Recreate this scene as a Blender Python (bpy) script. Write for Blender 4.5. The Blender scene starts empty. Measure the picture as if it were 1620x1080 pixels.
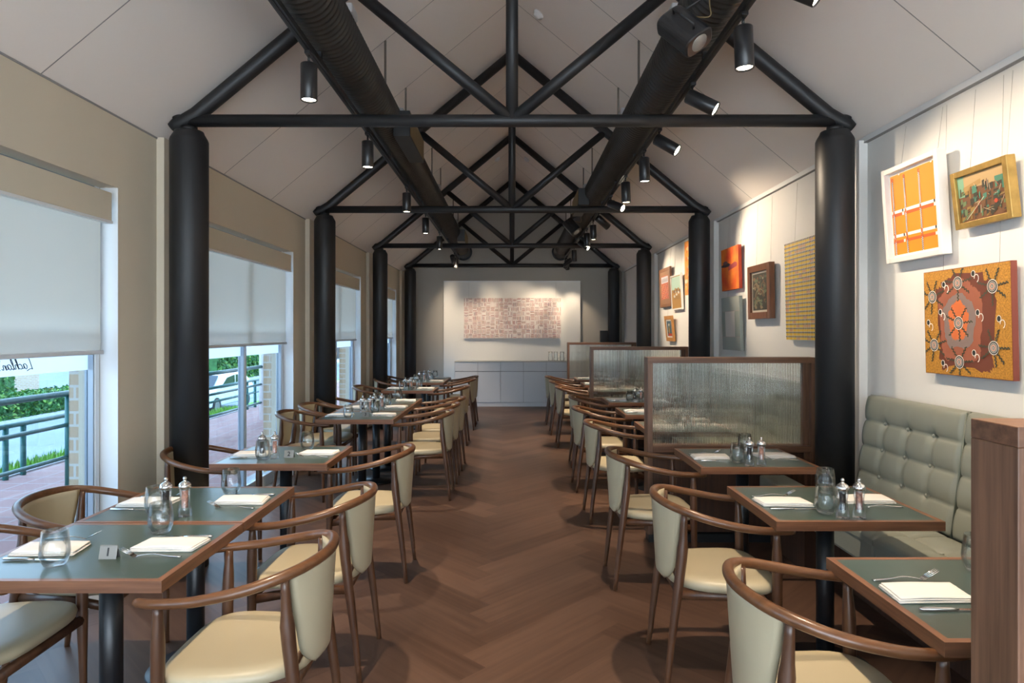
import bpy, bmesh, math, random
from mathutils import Vector, Matrix
C = bpy.context.scene.collection
S = bpy.context.scene
PI = math.pi
rnd = random.Random(7)

# ------------------------------------------------------------------ camera, world, lights, exposure
EYE = 1.53
cam_d = bpy.data.cameras.new('camera'); cam = bpy.data.objects.new('camera', cam_d); C.objects.link(cam)
cam.location = (0, 0, EYE); cam.rotation_euler = (PI/2, 0, 0)
cam_d.sensor_width = 36; cam_d.lens = 1020/1620*36
cam_d.shift_y = -15/1620; cam_d.shift_x = 0
cam_d.clip_start = 0.03
S.camera = cam
S.view_settings.view_transform = 'Standard'; S.view_settings.look = 'None'
S.view_settings.gamma = 1; S.view_settings.use_curve_mapping = False
S.view_settings.exposure = 1.62
S.cycles.use_denoising = True
S.cycles.max_bounces = 10; S.cycles.diffuse_bounces = 5; S.cycles.transparent_max_bounces = 16
S.cycles.sample_clamp_indirect = 6.0
S.cycles.caustics_reflective = False; S.cycles.caustics_refractive = False

world = bpy.data.worlds.new('sky'); S.world = world; world.use_nodes = True
wn = world.node_tree; wn.nodes.clear()
w_out = wn.nodes.new('ShaderNodeOutputWorld'); w_bg = wn.nodes.new('ShaderNodeBackground')
w_tc = wn.nodes.new('ShaderNodeTexCoord'); w_sep = wn.nodes.new('ShaderNodeSeparateXYZ'); w_cr = wn.nodes.new('ShaderNodeValToRGB')
w_cr.color_ramp.elements[0].position = 0.0; w_cr.color_ramp.elements[0].color = (0.86, 0.91, 1.0, 1)
w_cr.color_ramp.elements[1].position = 0.7; w_cr.color_ramp.elements[1].color = (0.62, 0.76, 1.0, 1)
wn.links.new(w_tc.outputs['Generated'], w_sep.inputs[0]); wn.links.new(w_sep.outputs['Z'], w_cr.inputs[0])
wn.links.new(w_cr.outputs[0], w_bg.inputs['Color']); wn.links.new(w_bg.outputs[0], w_out.inputs[0])
w_bg.inputs['Strength'].default_value = 4.2

SPOT_DOWN = 60.0      # watts of a downlight on the tracks
SPOT_WALL = 20.0      # watts of a spotlight turned to the pictures
WARM = (1.0, 0.80, 0.58)

# window layout (needed for the sky portals)
COLY = [4.215, 7.267, 10.32, 13.38]
WALLX = 2.34
WIN = [(-2.20, -0.30), (0.80-1.96+0.0+0.0, 0.80)] and [(-1.20, 0.80), (1.88, 3.83), (4.93, 6.90), (7.99, 9.97), (11.05, 13.02)]  # first window is out of view, added to let in light
WTOP = 2.385
for i, (a, b) in enumerate(WIN):
    L = bpy.data.lights.new('window_portal', 'AREA'); L.shape = 'RECTANGLE'; L.size = b-a; L.size_y = WTOP
    L.cycles.is_portal = True
    o = bpy.data.objects.new('window_portal', L); C.objects.link(o)
    o.location = (-2.62, (a+b)/2, WTOP/2); o.rotation_euler = (0, -PI/2, 0)   # faces into the room (+x)

L = bpy.data.lights.new('added_glazing_portal', 'AREA'); L.shape = 'RECTANGLE'; L.size = 4.5; L.size_y = 2.6; L.cycles.is_portal = True  # sky portal of the unseen glazing added behind the camera
o = bpy.data.objects.new('added_glazing_portal', L); C.objects.link(o); o.location = (0, -3.1, 1.33); o.rotation_euler = (PI/2, 0, PI)
# ------------------------------------------------------------------ materials
def hexc(h):
    def f(c): return c/12.92 if c <= 0.04045 else ((c+0.055)/1.055)**2.4
    return tuple(f(int(h[i:i+2], 16)/255) for i in (0, 2, 4)) + (1,)
def pb(name, col, rough=0.5, metal=0.0, spec=0.5, var=0.0, vscale=3.0, bump=0.0, bscale=60.0, coat=0.0):
    m = bpy.data.materials.new(name); m.use_nodes = True; nt = m.node_tree
    b = nt.nodes['Principled BSDF']
    col = tuple(col) + (1,) if len(col) == 3 else col
    b.inputs['Base Color'].default_value = col; b.inputs['Roughness'].default_value = rough
    b.inputs['Metallic'].default_value = metal; b.inputs['Specular IOR Level'].default_value = spec
    b.inputs['Coat Weight'].default_value = coat
    tc = nt.nodes.new('ShaderNodeTexCoord')
    if var > 0:
        n = nt.nodes.new('ShaderNodeTexNoise'); n.inputs['Scale'].default_value = vscale; n.inputs['Detail'].default_value = 4
        nt.links.new(tc.outputs['Object'], n.inputs['Vector'])
        r = nt.nodes.new('ShaderNodeMapRange'); r.inputs[1].default_value = 0.3; r.inputs[2].default_value = 0.7
        r.inputs[3].default_value = 1-var; r.inputs[4].default_value = 1+var
        nt.links.new(n.outputs['Fac'], r.inputs[0])
        mx = nt.nodes.new('ShaderNodeVectorMath'); mx.operation = 'SCALE'; mx.inputs[0].default_value = col[:3]
        nt.links.new(r.outputs[0], mx.inputs['Scale']); nt.links.new(mx.outputs[0], b.inputs['Base Color'])
    if bump > 0:
        n = nt.nodes.new('ShaderNodeTexNoise'); n.inputs['Scale'].default_value = bscale; n.inputs['Detail'].default_value = 3
        nt.links.new(tc.outputs['Object'], n.inputs['Vector'])
        bp = nt.nodes.new('ShaderNodeBump'); bp.inputs['Strength'].default_value = bump; bp.inputs['Distance'].default_value = 0.01
        nt.links.new(n.outputs['Fac'], bp.inputs['Height']); nt.links.new(bp.outputs[0], b.inputs['Normal'])
    return m
def wood(name, c1, c2, axis, rough=0.4, scale=1.0):
    m = bpy.data.materials.new(name); m.use_nodes = True; nt = m.node_tree; b = nt.nodes['Principled BSDF']
    tc = nt.nodes.new('ShaderNodeTexCoord'); mp = nt.nodes.new('ShaderNodeMapping')
    sc = [55*scale]*3; sc['xyz'.index(axis)] = 2.5*scale; mp.inputs['Scale'].default_value = sc
    nt.links.new(tc.outputs['Object'], mp.inputs[0])
    n = nt.nodes.new('ShaderNodeTexNoise'); n.inputs['Scale'].default_value = 1; n.inputs['Detail'].default_value = 6; n.inputs['Roughness'].default_value = 0.6
    nt.links.new(mp.outputs[0], n.inputs['Vector'])
    cr = nt.nodes.new('ShaderNodeValToRGB'); cr.color_ramp.elements[0].position = 0.34; cr.color_ramp.elements[1].position = 0.66
    cr.color_ramp.elements[0].color = (*c1, 1); cr.color_ramp.elements[1].color = (*c2, 1)
    nt.links.new(n.outputs['Fac'], cr.inputs[0]); nt.links.new(cr.outputs[0], b.inputs['Base Color'])
    b.inputs['Roughness'].default_value = rough
    bp = nt.nodes.new('ShaderNodeBump'); bp.inputs['Strength'].default_value = 0.12; bp.inputs['Distance'].default_value = 0.002
    nt.links.new(n.outputs['Fac'], bp.inputs['Height']); nt.links.new(bp.outputs[0], b.inputs['Normal'])
    return m
def mixmat(name, fac, a, b_):
    """a, b_: functions making a shader node in nt"""
    m = bpy.data.materials.new(name); m.use_nodes = True; nt = m.node_tree; nt.nodes.clear()
    out = nt.nodes.new('ShaderNodeOutputMaterial'); mx = nt.nodes.new('ShaderNodeMixShader')
    mx.inputs[0].default_value = fac
    nt.links.new(a(nt).outputs[0], mx.inputs[1]); nt.links.new(b_(nt).outputs[0], mx.inputs[2]); nt.links.new(mx.outputs[0], out.inputs[0])
    return m
def sh(kind, **kw):
    def f(nt):
        n = nt.nodes.new(kind)
        for k, v in kw.items(): n.inputs[k.replace('_', ' ')].default_value = v
        return n
    return f
def emis(name, col, s):
    m = bpy.data.materials.new(name); m.use_nodes = True; nt = m.node_tree; nt.nodes.clear()
    out = nt.nodes.new('ShaderNodeOutputMaterial'); e = nt.nodes.new('ShaderNodeEmission')
    e.inputs[0].default_value = (*col, 1); e.inputs[1].default_value = s; nt.links.new(e.outputs[0], out.inputs[0]); return m

M = {}
M['wall_beige'] = pb('wall_beige', (.68, .60, .47), .75, spec=.2, var=.02, vscale=1.5, bump=.05, bscale=40)
M['wall_white'] = pb('wall_white', (.80, .785, .75), .7, spec=.2, bump=.04, bscale=40)
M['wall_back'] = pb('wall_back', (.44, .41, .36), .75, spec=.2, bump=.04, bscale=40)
M['panel_white'] = pb('panel_white', (.80, .785, .74), .6, spec=.3)
M['ceiling'] = pb('ceiling_white', (.87, .81, .76), .75, spec=.2, var=.015, vscale=.6)
M['joint'] = pb('ceiling_joint', (.30, .29, .28), .8)
M['white_trim'] = pb('white_trim', (.78, .79, .79), .4)
M['black_steel'] = pb('black_steel', (.012, .0125, .014), .5, var=.15, vscale=2)
M['black_duct'] = pb('black_duct', (.040, .039, .037), .36, metal=.35, var=.2, vscale=4)
M['black_plastic'] = pb('black_plastic', (.013, .013, .014), .35)
M['black_gloss'] = pb('black_powder_coat', (.008, .009, .011), .38)
M['grille'] = pb('grille_brass', (.24, .17, .08), .5, metal=.3)
M['grey_box'] = pb('pale_grey_plastic', (.45, .45, .46), .5)
M['steel_rod'] = pb('galvanised_rod', (.16, .14, .12), .5, metal=.4)
M['laminate'] = pb('green_laminate', (.042, .068, .060), .28, var=.06, vscale=8, bump=.03, bscale=300)
WC1, WC2 = (.16, .062, .028), (.30, .130, .062)
M['edge_x'] = wood('walnut_edge_x', (.125, .052, .025), (.225, .098, .048), 'x', .38)
M['edge_y'] = wood('walnut_edge_y', (.125, .052, .025), (.225, .098, .048), 'y', .38)
M['chair_wood'] = wood('chair_walnut', (.060, .026, .013), (.112, .049, .023), 'z', .32, .6)
M['rail_wood'] = wood('rail_walnut', (.085, .036, .015), (.160, .068, .028), 'x', .28, .6)
M['screen_wood_z'] = wood('screen_walnut_z', (.100, .048, .026), (.215, .108, .062), 'z', .45, .8)
M['screen_wood_x'] = wood('screen_walnut_x', (.095, .042, .022), (.19, .090, .048), 'x', .45, .8)
M['screen_panel'] = wood('screen_panel', (.045, .020, .011), (.085, .038, .020), 'z', .5, .6)
M['leather_beige'] = pb('beige_leather', (.42, .36, .24), .42, bump=.05, bscale=500)
M['leather_sage'] = pb('sage_leather', (.27, .28, .23), .4, bump=.05, bscale=400)
M['piping'] = pb('sage_piping', (.13, .15, .12), .4)
M['linen'] = pb('white_linen', (.70, .68, .645), .8, bump=.1, bscale=400)
M['chrome'] = pb('chrome', (.85, .85, .86), .08, metal=1)
M['steel'] = pb('cutlery_steel', (.72, .72, .72), .16, metal=1)
M['brushed'] = pb('brushed_metal', (.26, .25, .23), .45, metal=.5)
M['ink'] = pb('black_ink', (.01, .01, .01), .5)
M['peppercorn'] = pb('peppercorn', (.03, .022, .02), .7, var=.9, vscale=120)
M['pink_salt'] = pb('pink_salt', (.65, .33, .24), .6, var=.4, vscale=120)
glassy = sh('ShaderNodeBsdfGlass', IOR=1.45, Roughness=0.0)
def thinglass(name, tint, blend=.25, add=.03, rough=0.0):
    m = bpy.data.materials.new(name); m.use_nodes = True; nt = m.node_tree; nt.nodes.clear()
    out = nt.nodes.new('ShaderNodeOutputMaterial'); mx = nt.nodes.new('ShaderNodeMixShader'); lw = nt.nodes.new('ShaderNodeLayerWeight')
    lw.inputs['Blend'].default_value = blend; ma = nt.nodes.new('ShaderNodeMath'); ma.operation = 'MULTIPLY_ADD'; ma.inputs[1].default_value = .55; ma.inputs[2].default_value = add; ma.use_clamp = True
    nt.links.new(lw.outputs['Fresnel'], ma.inputs[0]); nt.links.new(ma.outputs[0], mx.inputs[0])
    t = nt.nodes.new('ShaderNodeBsdfTransparent'); t.inputs[0].default_value = (*tint, 1); g = nt.nodes.new('ShaderNodeBsdfGlossy'); g.inputs['Roughness'].default_value = rough
    nt.links.new(t.outputs[0], mx.inputs[1]); nt.links.new(g.outputs[0], mx.inputs[2]); nt.links.new(mx.outputs[0], out.inputs[0]); return m
M['glass'] = thinglass('clear_glass', (.975, .985, .985), .30)
M['acrylic'] = thinglass('clear_acrylic', (.95, .95, .95), .35, .06, .02)
M['fluted'] = mixmat('fluted_glass', .25, sh('ShaderNodeBsdfGlass', IOR=1.46, Roughness=0.0, Color=(1, 1, .98, 1)), sh('ShaderNodeBsdfTransparent', Color=(.97, .98, .94, 1)))
M['groove_shade'] = mixmat('glass_groove_shade', .5, sh('ShaderNodeBsdfTransparent', Color=(.55, .58, .50, 1)), sh('ShaderNodeBsdfDiffuse', Color=(.50, .51, .44, 1)))  # dark refraction line of each flute put into the tint
M['pane'] = mixmat('window_glass', .06, sh('ShaderNodeBsdfTransparent', Color=(.93, .97, .98, 1)), sh('ShaderNodeBsdfGlossy', Roughness=0.0))
M['pane_tinted'] = mixmat('tinted_window_glass', .06, sh('ShaderNodeBsdfTransparent', Color=(.50, .60, .66, 1)), sh('ShaderNodeBsdfGlossy', Roughness=0.0))
M['frosted'] = mixmat('frosted_film', .85, sh('ShaderNodeBsdfTransparent'), sh('ShaderNodeBsdfTranslucent', Color=(.95, .97, 1, 1)))
M['blind'] = mixmat('blind_fabric', .42, sh('ShaderNodeBsdfDiffuse', Color=(.78, .75, .68, 1)), sh('ShaderNodeBsdfTranslucent', Color=(.78, .68, .56, 1)))
M['pelmet'] = pb('pelmet_beige', (.66, .59, .46), .6)
M['alu'] = pb('grey_aluminium', (.33, .37, .42), .35, metal=.3)
M['alu_white'] = pb('white_aluminium', (.72, .76, .80), .4)
M['lamp_on'] = emis('lamp_lens', (1, .86, .66), 9.0)
M['wire'] = pb('steel_wire', (.45, .43, .40), .4)
M['cab'] = pb('cabinet_paint', (.62, .62, .63), .45)
M['cab_dark'] = pb('shadow_gap', (.22, .22, .22), .6)
M['cab_top'] = pb('cabinet_top', (.50, .47, .42), .3)
M['green_rail'] = pb('green_rail', (.03, .15, .14), .35)
M['terracotta'] = pb('terracotta_tile', (.42, .22, .20), .5, var=.1, vscale=2)
M['white_render'] = pb('white_render', (.85, .85, .85), .6)
M['asphalt'] = pb('asphalt', (.24, .27, .31), .8, var=.12, vscale=.6)
M['concrete'] = pb('pale_concrete', (.55, .56, .58), .8)
M['grass'] = pb('grass_ground', (.20, .40, .06), .9, var=.3, vscale=8)
M['leaf'] = pb('hedge_leaf', (.045, .16, .04), .5, var=.5, vscale=5)
M['leaf_light'] = pb('light_leaf', (.16, .32, .05), .5, var=.5, vscale=5)
M['trunk'] = pb('tree_bark', (.09, .07, .055), .9)
M['car_paint'] = pb('white_car_paint', (.80, .82, .84), .2, coat=.5)
M['car_glass'] = pb('dark_car_glass', (.03, .04, .05), .05)
M['rubber'] = pb('rubber', (.015, .015, .015), .7)
M['curtain'] = pb('pale_curtain', (.42, .50, .60), .7)
M['dark_glass'] = pb('dark_window_glass', (.05, .09, .13), .1)

def brickmat(name, c1, c2, mortar, scale, bw, bh, swap=False):
    m = bpy.data.materials.new(name); m.use_nodes = True; nt = m.node_tree; b = nt.nodes['Principled BSDF']
    tc = nt.nodes.new('ShaderNodeTexCoord'); s = nt.nodes.new('ShaderNodeSeparateXYZ'); cb = nt.nodes.new('ShaderNodeCombineXYZ')
    nt.links.new(tc.outputs['Object'], s.inputs[0])
    ad = nt.nodes.new('ShaderNodeMath'); ad.operation = 'ADD'
    nt.links.new(s.outputs['X'], ad.inputs[0])
    if swap: nt.links.new(ad.outputs[0], cb.inputs['X']); nt.links.new(s.outputs['Y'], cb.inputs['Y'])
    else:
        nt.links.new(s.outputs['Y'], ad.inputs[1]); nt.links.new(ad.outputs[0], cb.inputs['X']); nt.links.new(s.outputs['Z'], cb.inputs['Y'])
    br = nt.nodes.new('ShaderNodeTexBrick'); br.inputs['Color1'].default_value = (*c1, 1); br.inputs['Color2'].default_value = (*c2, 1)
    br.inputs['Mortar'].default_value = (*mortar, 1); br.inputs['Scale'].default_value = scale
    br.inputs['Brick Width'].default_value = bw; br.inputs['Row Height'].default_value = bh; br.inputs['Mortar Size'].default_value = .008
    if swap: br.offset = 0
    nt.links.new(cb.outputs[0], br.inputs['Vector']); nt.links.new(br.outputs['Color'], b.inputs['Base Color']); b.inputs['Roughness'].default_value = .8
    return m
M['brick'] = brickmat('cream_brick', (.52, .36, .22), (.58, .42, .28), (.62, .60, .56), 1, .23, .08)
M['paving'] = brickmat('terracotta_paving', (.40, .21, .19), (.46, .25, .22), (.45, .40, .38), 1, .30, .30, True)

# ------------------------------------------------------------------ mesh building helpers
class MB:
    def __init__(s): s.bm = bmesh.new(); s.mats = []
    def mi(s, m):
        if m is None: return 0
        m = M[m] if isinstance(m, str) else m
        if m not in s.mats: s.mats.append(m)
        return s.mats.index(m)
    def _set(s, faces, m, smooth=False):
        i = s.mi(m)
        for f in faces: f.material_index = i; f.smooth = smooth
    def box(s, a, b, m=None, bevel=0.0):
        vs = [s.bm.verts.new((x, y, z)) for x in (a[0], b[0]) for y in (a[1], b[1]) for z in (a[2], b[2])]
        idx = [(0, 1, 3, 2), (4, 6, 7, 5), (0, 4, 5, 1), (2, 3, 7, 6), (0, 2, 6, 4), (1, 5, 7, 3)]
        fs = [s.bm.faces.new([vs[i] for i in q]) for q in idx]
        if bevel > 0:
            es = list({e for f in fs for e in f.edges})
            r = bmesh.ops.bevel(s.bm, geom=es, offset=bevel, segments=2, affect='EDGES', profile=.5)
            fs = list({f for f in r['faces']} | {f for f in fs if f.is_valid})
        s._set(fs, m); return s
    def quad(s, pts, m=None):
        s._set([s.bm.faces.new([s.bm.verts.new(p) for p in pts])], m); return s
    def prism(s, pts, ext, m=None):
        """polygon pts (3d) extruded by vector ext"""
        e = Vector(ext); A = [s.bm.verts.new(p) for p in pts]; B = [s.bm.verts.new(Vector(p)+e) for p in pts]
        n = len(pts); fs = [s.bm.faces.new(A), s.bm.faces.new(B[::-1])]
        for i in range(n): fs.append(s.bm.faces.new((A[i], B[i], B[(i+1) % n], A[(i+1) % n])))
        s._set(fs, m); return s
    def tube(s, pts, r, m=None, n=12, smooth=True, caps=True, flat=None):
        """pts list; r number or list; flat=(a) squash factor of the second axis"""
        pts = [Vector(p) for p in pts]; k = len(pts)
        rs = r if isinstance(r, (list, tuple)) else [r]*k
        rings = []; up = None
        for i, p in enumerate(pts):
            t = (pts[min(i+1, k-1)]-pts[max(i-1, 0)]).normalized()
            if up is None:
                up = Vector((0, 0, 1)) if abs(t.z) < .9 else Vector((0, 1, 0))
            u = t.cross(up).normalized(); v = u.cross(t).normalized(); up = v
            fl = flat if flat else 1
            rings.append([s.bm.verts.new(p + (u*math.cos(2*PI*j/n)+v*fl*math.sin(2*PI*j/n))*rs[i]) for j in range(n)])
        fs = []
        for a, b in zip(rings, rings[1:]):
            for j in range(n): fs.append(s.bm.faces.new((a[j], a[(j+1) % n], b[(j+1) % n], b[j])))
        s._set(fs, m, smooth)
        if caps: s._set([s.bm.faces.new(rings[0][::-1]), s.bm.faces.new(rings[-1])], m)
        return s
    def cyl(s, a, b, r, m=None, n=20, r2=None, smooth=True):
        return s.tube([a, b], [r, r if r2 is None else r2], m, n, smooth)
    def lathe(s, prof, m=None, n=20, at=(0, 0, 0), closed=False, mat4=None):
        """prof list of (r,z)"""
        at = Vector(at); rings = []
        for r, z in prof:
            if r < 1e-5: p = at+Vector((0, 0, z)); rings.append([s.bm.verts.new(mat4 @ p if mat4 else p)])
            else:
                ring = []
                for j in range(n):
                    p = at+Vector((r*math.cos(2*PI*j/n), r*math.sin(2*PI*j/n), z)); ring.append(s.bm.verts.new(mat4 @ p if mat4 else p))
                rings.append(ring)
        fs = []; prs = list(zip(rings, rings[1:]))
        if closed: prs.append((rings[-1], rings[0]))
        for a, b in prs:
            for j in range(n):
                j2 = (j+1) % n
                if len(a) == 1 and len(b) == 1: continue
                if len(a) == 1: fs.append(s.bm.faces.new((a[0], b[j2], b[j])))
                elif len(b) == 1: fs.append(s.bm.faces.new((a[j], a[j2], b[0])))
                else: fs.append(s.bm.faces.new((a[j], a[j2], b[j2], b[j])))
        s._set(fs, m, True); return s
    def grid(s, P, m=None, smooth=True):
        """P[i][j] grid of points"""
        V = [[s.bm.verts.new(p) for p in row] for row in P]; fs = []
        for i in range(len(V)-1):
            for j in range(len(V[0])-1): fs.append(s.bm.faces.new((V[i][j], V[i+1][j], V[i+1][j+1], V[i][j+1])))
        s._set(fs, m, smooth); return V
    def build(s, name, mat=None, parent=None, loc=(0, 0, 0), rot=(0, 0, 0), sub=0, recalc=True):
        if recalc: bmesh.ops.recalc_face_normals(s.bm, faces=s.bm.faces)
        me = bpy.data.meshes.new(name); s.bm.to_mesh(me); s.bm.free()
        if s.mats:
            for x in s.mats: me.materials.append(x)
        elif mat: me.materials.append(M[mat] if isinstance(mat, str) else mat)
        o = bpy.data.objects.new(name, me); C.objects.link(o); o.location = loc; o.rotation_euler = rot
        if parent: o.parent = parent
        if sub:
            sm = o.modifiers.new('subdivision', 'SUBSURF'); sm.levels = sub; sm.render_levels = sub
        return o
def empty(name, loc=(0, 0, 0), rot=(0, 0, 0), parent=None):
    o = bpy.data.objects.new(name, None); C.objects.link(o); o.location = loc; o.rotation_euler = rot; o.empty_display_size = .1
    if parent: o.parent = parent
    return o
def tag(o, label, cat, group=None, kind=None):
    o['label'] = label; o['category'] = cat
    if group: o['group'] = group
    if kind: o['kind'] = kind
    return o
def struct(o): o['kind'] = 'structure'; return o
KIDS = {}
def kids(o): return [c for c in C.objects if c.parent == o]
def snapshot(o):
    """tree of a thing for quick copying"""
    return (o, [snapshot(c) for c in kids(o)])
def copy_tree(sn, parent=None):
    o, ch = sn; c = o.copy(); C.objects.link(c)
    if parent: c.parent = parent
    for s in ch: copy_tree(s, c)
    return c
def spline(pts, k=8):
    """Catmull-Rom through pts"""
    pts = [Vector(p) for p in pts]; out = []
    P = [2*pts[0]-pts[1]]+pts+[2*pts[-1]-pts[-2]]
    for i in range(1, len(P)-2):
        a, b, c, d = P[i-1:i+3]
        for j in range(k):
            t = j/k; out.append(.5*((2*b)+(c-a)*t+(2*a-5*b+4*c-d)*t*t+(3*b-a-3*c+d)*t**3))
    out.append(pts[-1]); return out
def textmesh(txt, size, name, mat, parent, loc, rot, ext=.0006):
    cu = bpy.data.curves.new(name, 'FONT'); cu.body = txt; cu.size = size; cu.extrude = ext; cu.offset = .0007; cu.align_x = 'CENTER'; cu.align_y = 'CENTER'
    t = bpy.data.objects.new('tmp', cu); C.objects.link(t)
    me = bpy.data.meshes.new_from_object(t.evaluated_get(bpy.context.evaluated_depsgraph_get()))
    bpy.data.objects.remove(t)
    me.name = name; me.materials.clear(); me.materials.append(M[mat])
    o = bpy.data.objects.new(name, me); C.objects.link(o); o.parent = parent; o.location = loc; o.rotation_euler = rot
    return o

# ------------------------------------------------------------------ room shell
Y0, Y1 = -3.0, 13.73
EAVE, SL = 2.81, 0.83
APEX = EAVE+SL*WALLX
# herringbone floor: every plank a face of the one floor mesh, its tone an attribute
def make_floor():
    bm = bmesh.new(); tone = []
    Wd, Ln = .16, .96; n = int(Ln/Wd); s = math.sqrt(.5)
    R = Matrix(((s, -s), (s, s)))
    lay_t = bm.faces.layers.float.new('tone'); uv = bm.loops.layers.uv.new('plank')
    r = random.Random(3)
    x0, x1 = -WALLX, WALLX
    def plank(ax, ay, lx, ly, horiz):
        cs = [(ax, ay), (ax+lx, ay), (ax+lx, ay+ly), (ax, ay+ly)]
        P = [R @ Vector(c) for c in cs]
        if max(p.x for p in P) < x0 or min(p.x for p in P) > x1 or max(p.y for p in P) < Y0 or min(p.y for p in P) > Y1: return
        f = bm.faces.new([bm.verts.new((p.x-.12, p.y, 0)) for p in P]); t = r.random(); f[lay_t] = t
        ou, ov = r.random()*40, r.random()*40
        for l, c in zip(f.loops, cs):
            u = (c[0]-ax, c[1]-ay) if horiz else (c[1]-ay, c[0]-ax)
            l[uv].uv = (u[0]+ou, u[1]+ov)
    # herringbone: blocks of (i,j): H plank at (i*W + j*2... ) standard tiling
    N = 130
    for j in range(-N, N):
        for k in range(-14, 15):
            bx = (j + k*2*n)*Wd; by = j*Wd   # staircase
            # horizontal plank starting at (bx,by), vertical plank at its left end
            plank(bx, by, Ln, Wd, True)
            plank(bx-Wd, by, Wd, Ln, False) if False else plank(bx+Ln, by-(n-1)*Wd, Wd, Ln, False)
    for co, no in (((x0, 0, 0), (-1, 0, 0)), ((x1, 0, 0), (1, 0, 0)), ((0, Y0, 0), (0, -1, 0)), ((0, Y1, 0), (0, 1, 0))):
        bmesh.ops.bisect_plane(bm, geom=bm.verts[:]+bm.edges[:]+bm.faces[:], plane_co=co, plane_no=no, clear_outer=True)
    bmesh.ops.recalc_face_normals(bm, faces=bm.faces)
    for f in bm.faces:
        if f.normal.z < 0: f.normal_flip()
    me = bpy.data.meshes.new('floor'); bm.to_mesh(me); bm.free()
    m = bpy.data.materials.new('herringbone_vinyl'); m.use_nodes = True; nt = m.node_tree; b = nt.nodes['Principled BSDF']
    at = nt.nodes.new('ShaderNodeAttribute'); at.attribute_name = 'tone'
    uvn = nt.nodes.new('ShaderNodeUVMap'); uvn.uv_map = 'plank'
    mp = nt.nodes.new('ShaderNodeMapping'); mp.inputs['Scale'].default_value = (1.6, 26, 1); nt.links.new(uvn.outputs[0], mp.inputs[0])
    n1 = nt.nodes.new('ShaderNodeTexNoise'); n1.inputs['Scale'].default_value = 1; n1.inputs['Detail'].default_value = 5
    nt.links.new(mp.outputs[0], n1.inputs['Vector'])
    tc = nt.nodes.new('ShaderNodeTexCoord'); n2 = nt.nodes.new('ShaderNodeTexNoise'); n2.inputs['Scale'].default_value = .9; n2.inputs['Detail'].default_value = 3
    nt.links.new(tc.outputs['Object'], n2.inputs['Vector'])
    mx = nt.nodes.new('ShaderNodeMath'); mx.operation = 'MULTIPLY_ADD'; mx.inputs[1].default_value = .55
    nt.links.new(n1.outputs['Fac'], mx.inputs[0])
    m2 = nt.nodes.new('ShaderNodeMath'); m2.operation = 'MULTIPLY_ADD'; m2.inputs[1].default_value = .30; nt.links.new(at.outputs['Fac'], m2.inputs[0])
    m3 = nt.nodes.new('ShaderNodeMath'); m3.operation = 'MULTIPLY'; m3.inputs[1].default_value = .2; nt.links.new(n2.outputs['Fac'], m3.inputs[0])
    nt.links.new(m3.outputs[0], m2.inputs[2]); nt.links.new(m2.outputs[0], mx.inputs[2])
    cr = nt.nodes.new('ShaderNodeValToRGB'); cr.color_ramp.elements[0].position = .30; cr.color_ramp.elements[1].position = .75
    cr.color_ramp.elements[0].color = (.070, .036, .023, 1); cr.color_ramp.elements[1].color = (.145, .080, .053, 1)
    nt.links.new(mx.outputs[0], cr.inputs[0]); nt.links.new(cr.outputs[0], b.inputs['Base Color'])
    b.inputs['Roughness'].default_value = .42; b.inputs['Specular IOR Level'].default_value = .35
    bp = nt.nodes.new('ShaderNodeBump'); bp.inputs['Strength'].default_value = .1; bp.inputs['Distance'].default_value = .002
    nt.links.new(n1.outputs['Fac'], bp.inputs['Height']); nt.links.new(bp.outputs[0], b.inputs['Normal'])
    me.materials.append(m)
    o = bpy.data.objects.new('floor', me); C.objects.link(o); struct(o)
    o2 = MB().box((-2.8, Y0-.2, -.2), (2.6, Y1+.2, -.004), 'concrete').build('floor_slab', None); struct(o2)
make_floor()

# left wall: piers between the windows, the spandrel over them, nibs behind the columns
mb = MB()
ys = [Y0]+[v for w in WIN for v in w]+[Y1]
for i in range(0, len(ys), 2):
    mb.box((-2.575, ys[i], 0), (-WALLX, ys[i+1], WTOP), 'wall_beige')
    mb.box((-2.70, ys[i]+(.0 if i == 0 else .10), -.2), (-2.575, ys[i+1]-(.0 if i == len(ys)-2 else .10), WTOP+.4), 'brick')
mb.box((-2.575, Y0, WTOP), (-WALLX, Y1, EAVE+.02), 'wall_beige')
mb.box((-2.70, Y0, WTOP+.05), (-2.575, Y1, EAVE+.02), 'brick')
struct(mb.build('wall_left'))
for k_, y in enumerate(COLY): struct(MB().box((-WALLX, y+.03, 0), (-2.29, min(y+.33, Y1), EAVE), 'wall_beige').build('trim_%d' % (5+k_)))
mb = MB(); mb.box((WALLX, Y0, 0), (WALLX+.2, Y1, EAVE+.02), 'wall_white')
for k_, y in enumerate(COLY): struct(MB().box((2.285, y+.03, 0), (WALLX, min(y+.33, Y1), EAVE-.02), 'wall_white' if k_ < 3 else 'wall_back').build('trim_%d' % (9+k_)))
struct(mb.build('wall_right'))
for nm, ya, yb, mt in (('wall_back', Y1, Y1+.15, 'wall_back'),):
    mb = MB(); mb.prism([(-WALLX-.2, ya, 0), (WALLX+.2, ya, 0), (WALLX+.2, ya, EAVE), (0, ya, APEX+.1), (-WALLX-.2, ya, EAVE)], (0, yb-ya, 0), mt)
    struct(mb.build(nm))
mb = MB()
for s in (-1, 1):
    e = (s*(WALLX+.25), 0, EAVE-SL*.25+.0)
    mb.prism([(s*WALLX, Y0, EAVE), (0, Y0, APEX), (0, Y0, APEX+.12), (s*(WALLX+.22), Y0, EAVE+.0)], (0, Y1-Y0, 0), 'ceiling')
struct(mb.build('ceiling'))
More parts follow.
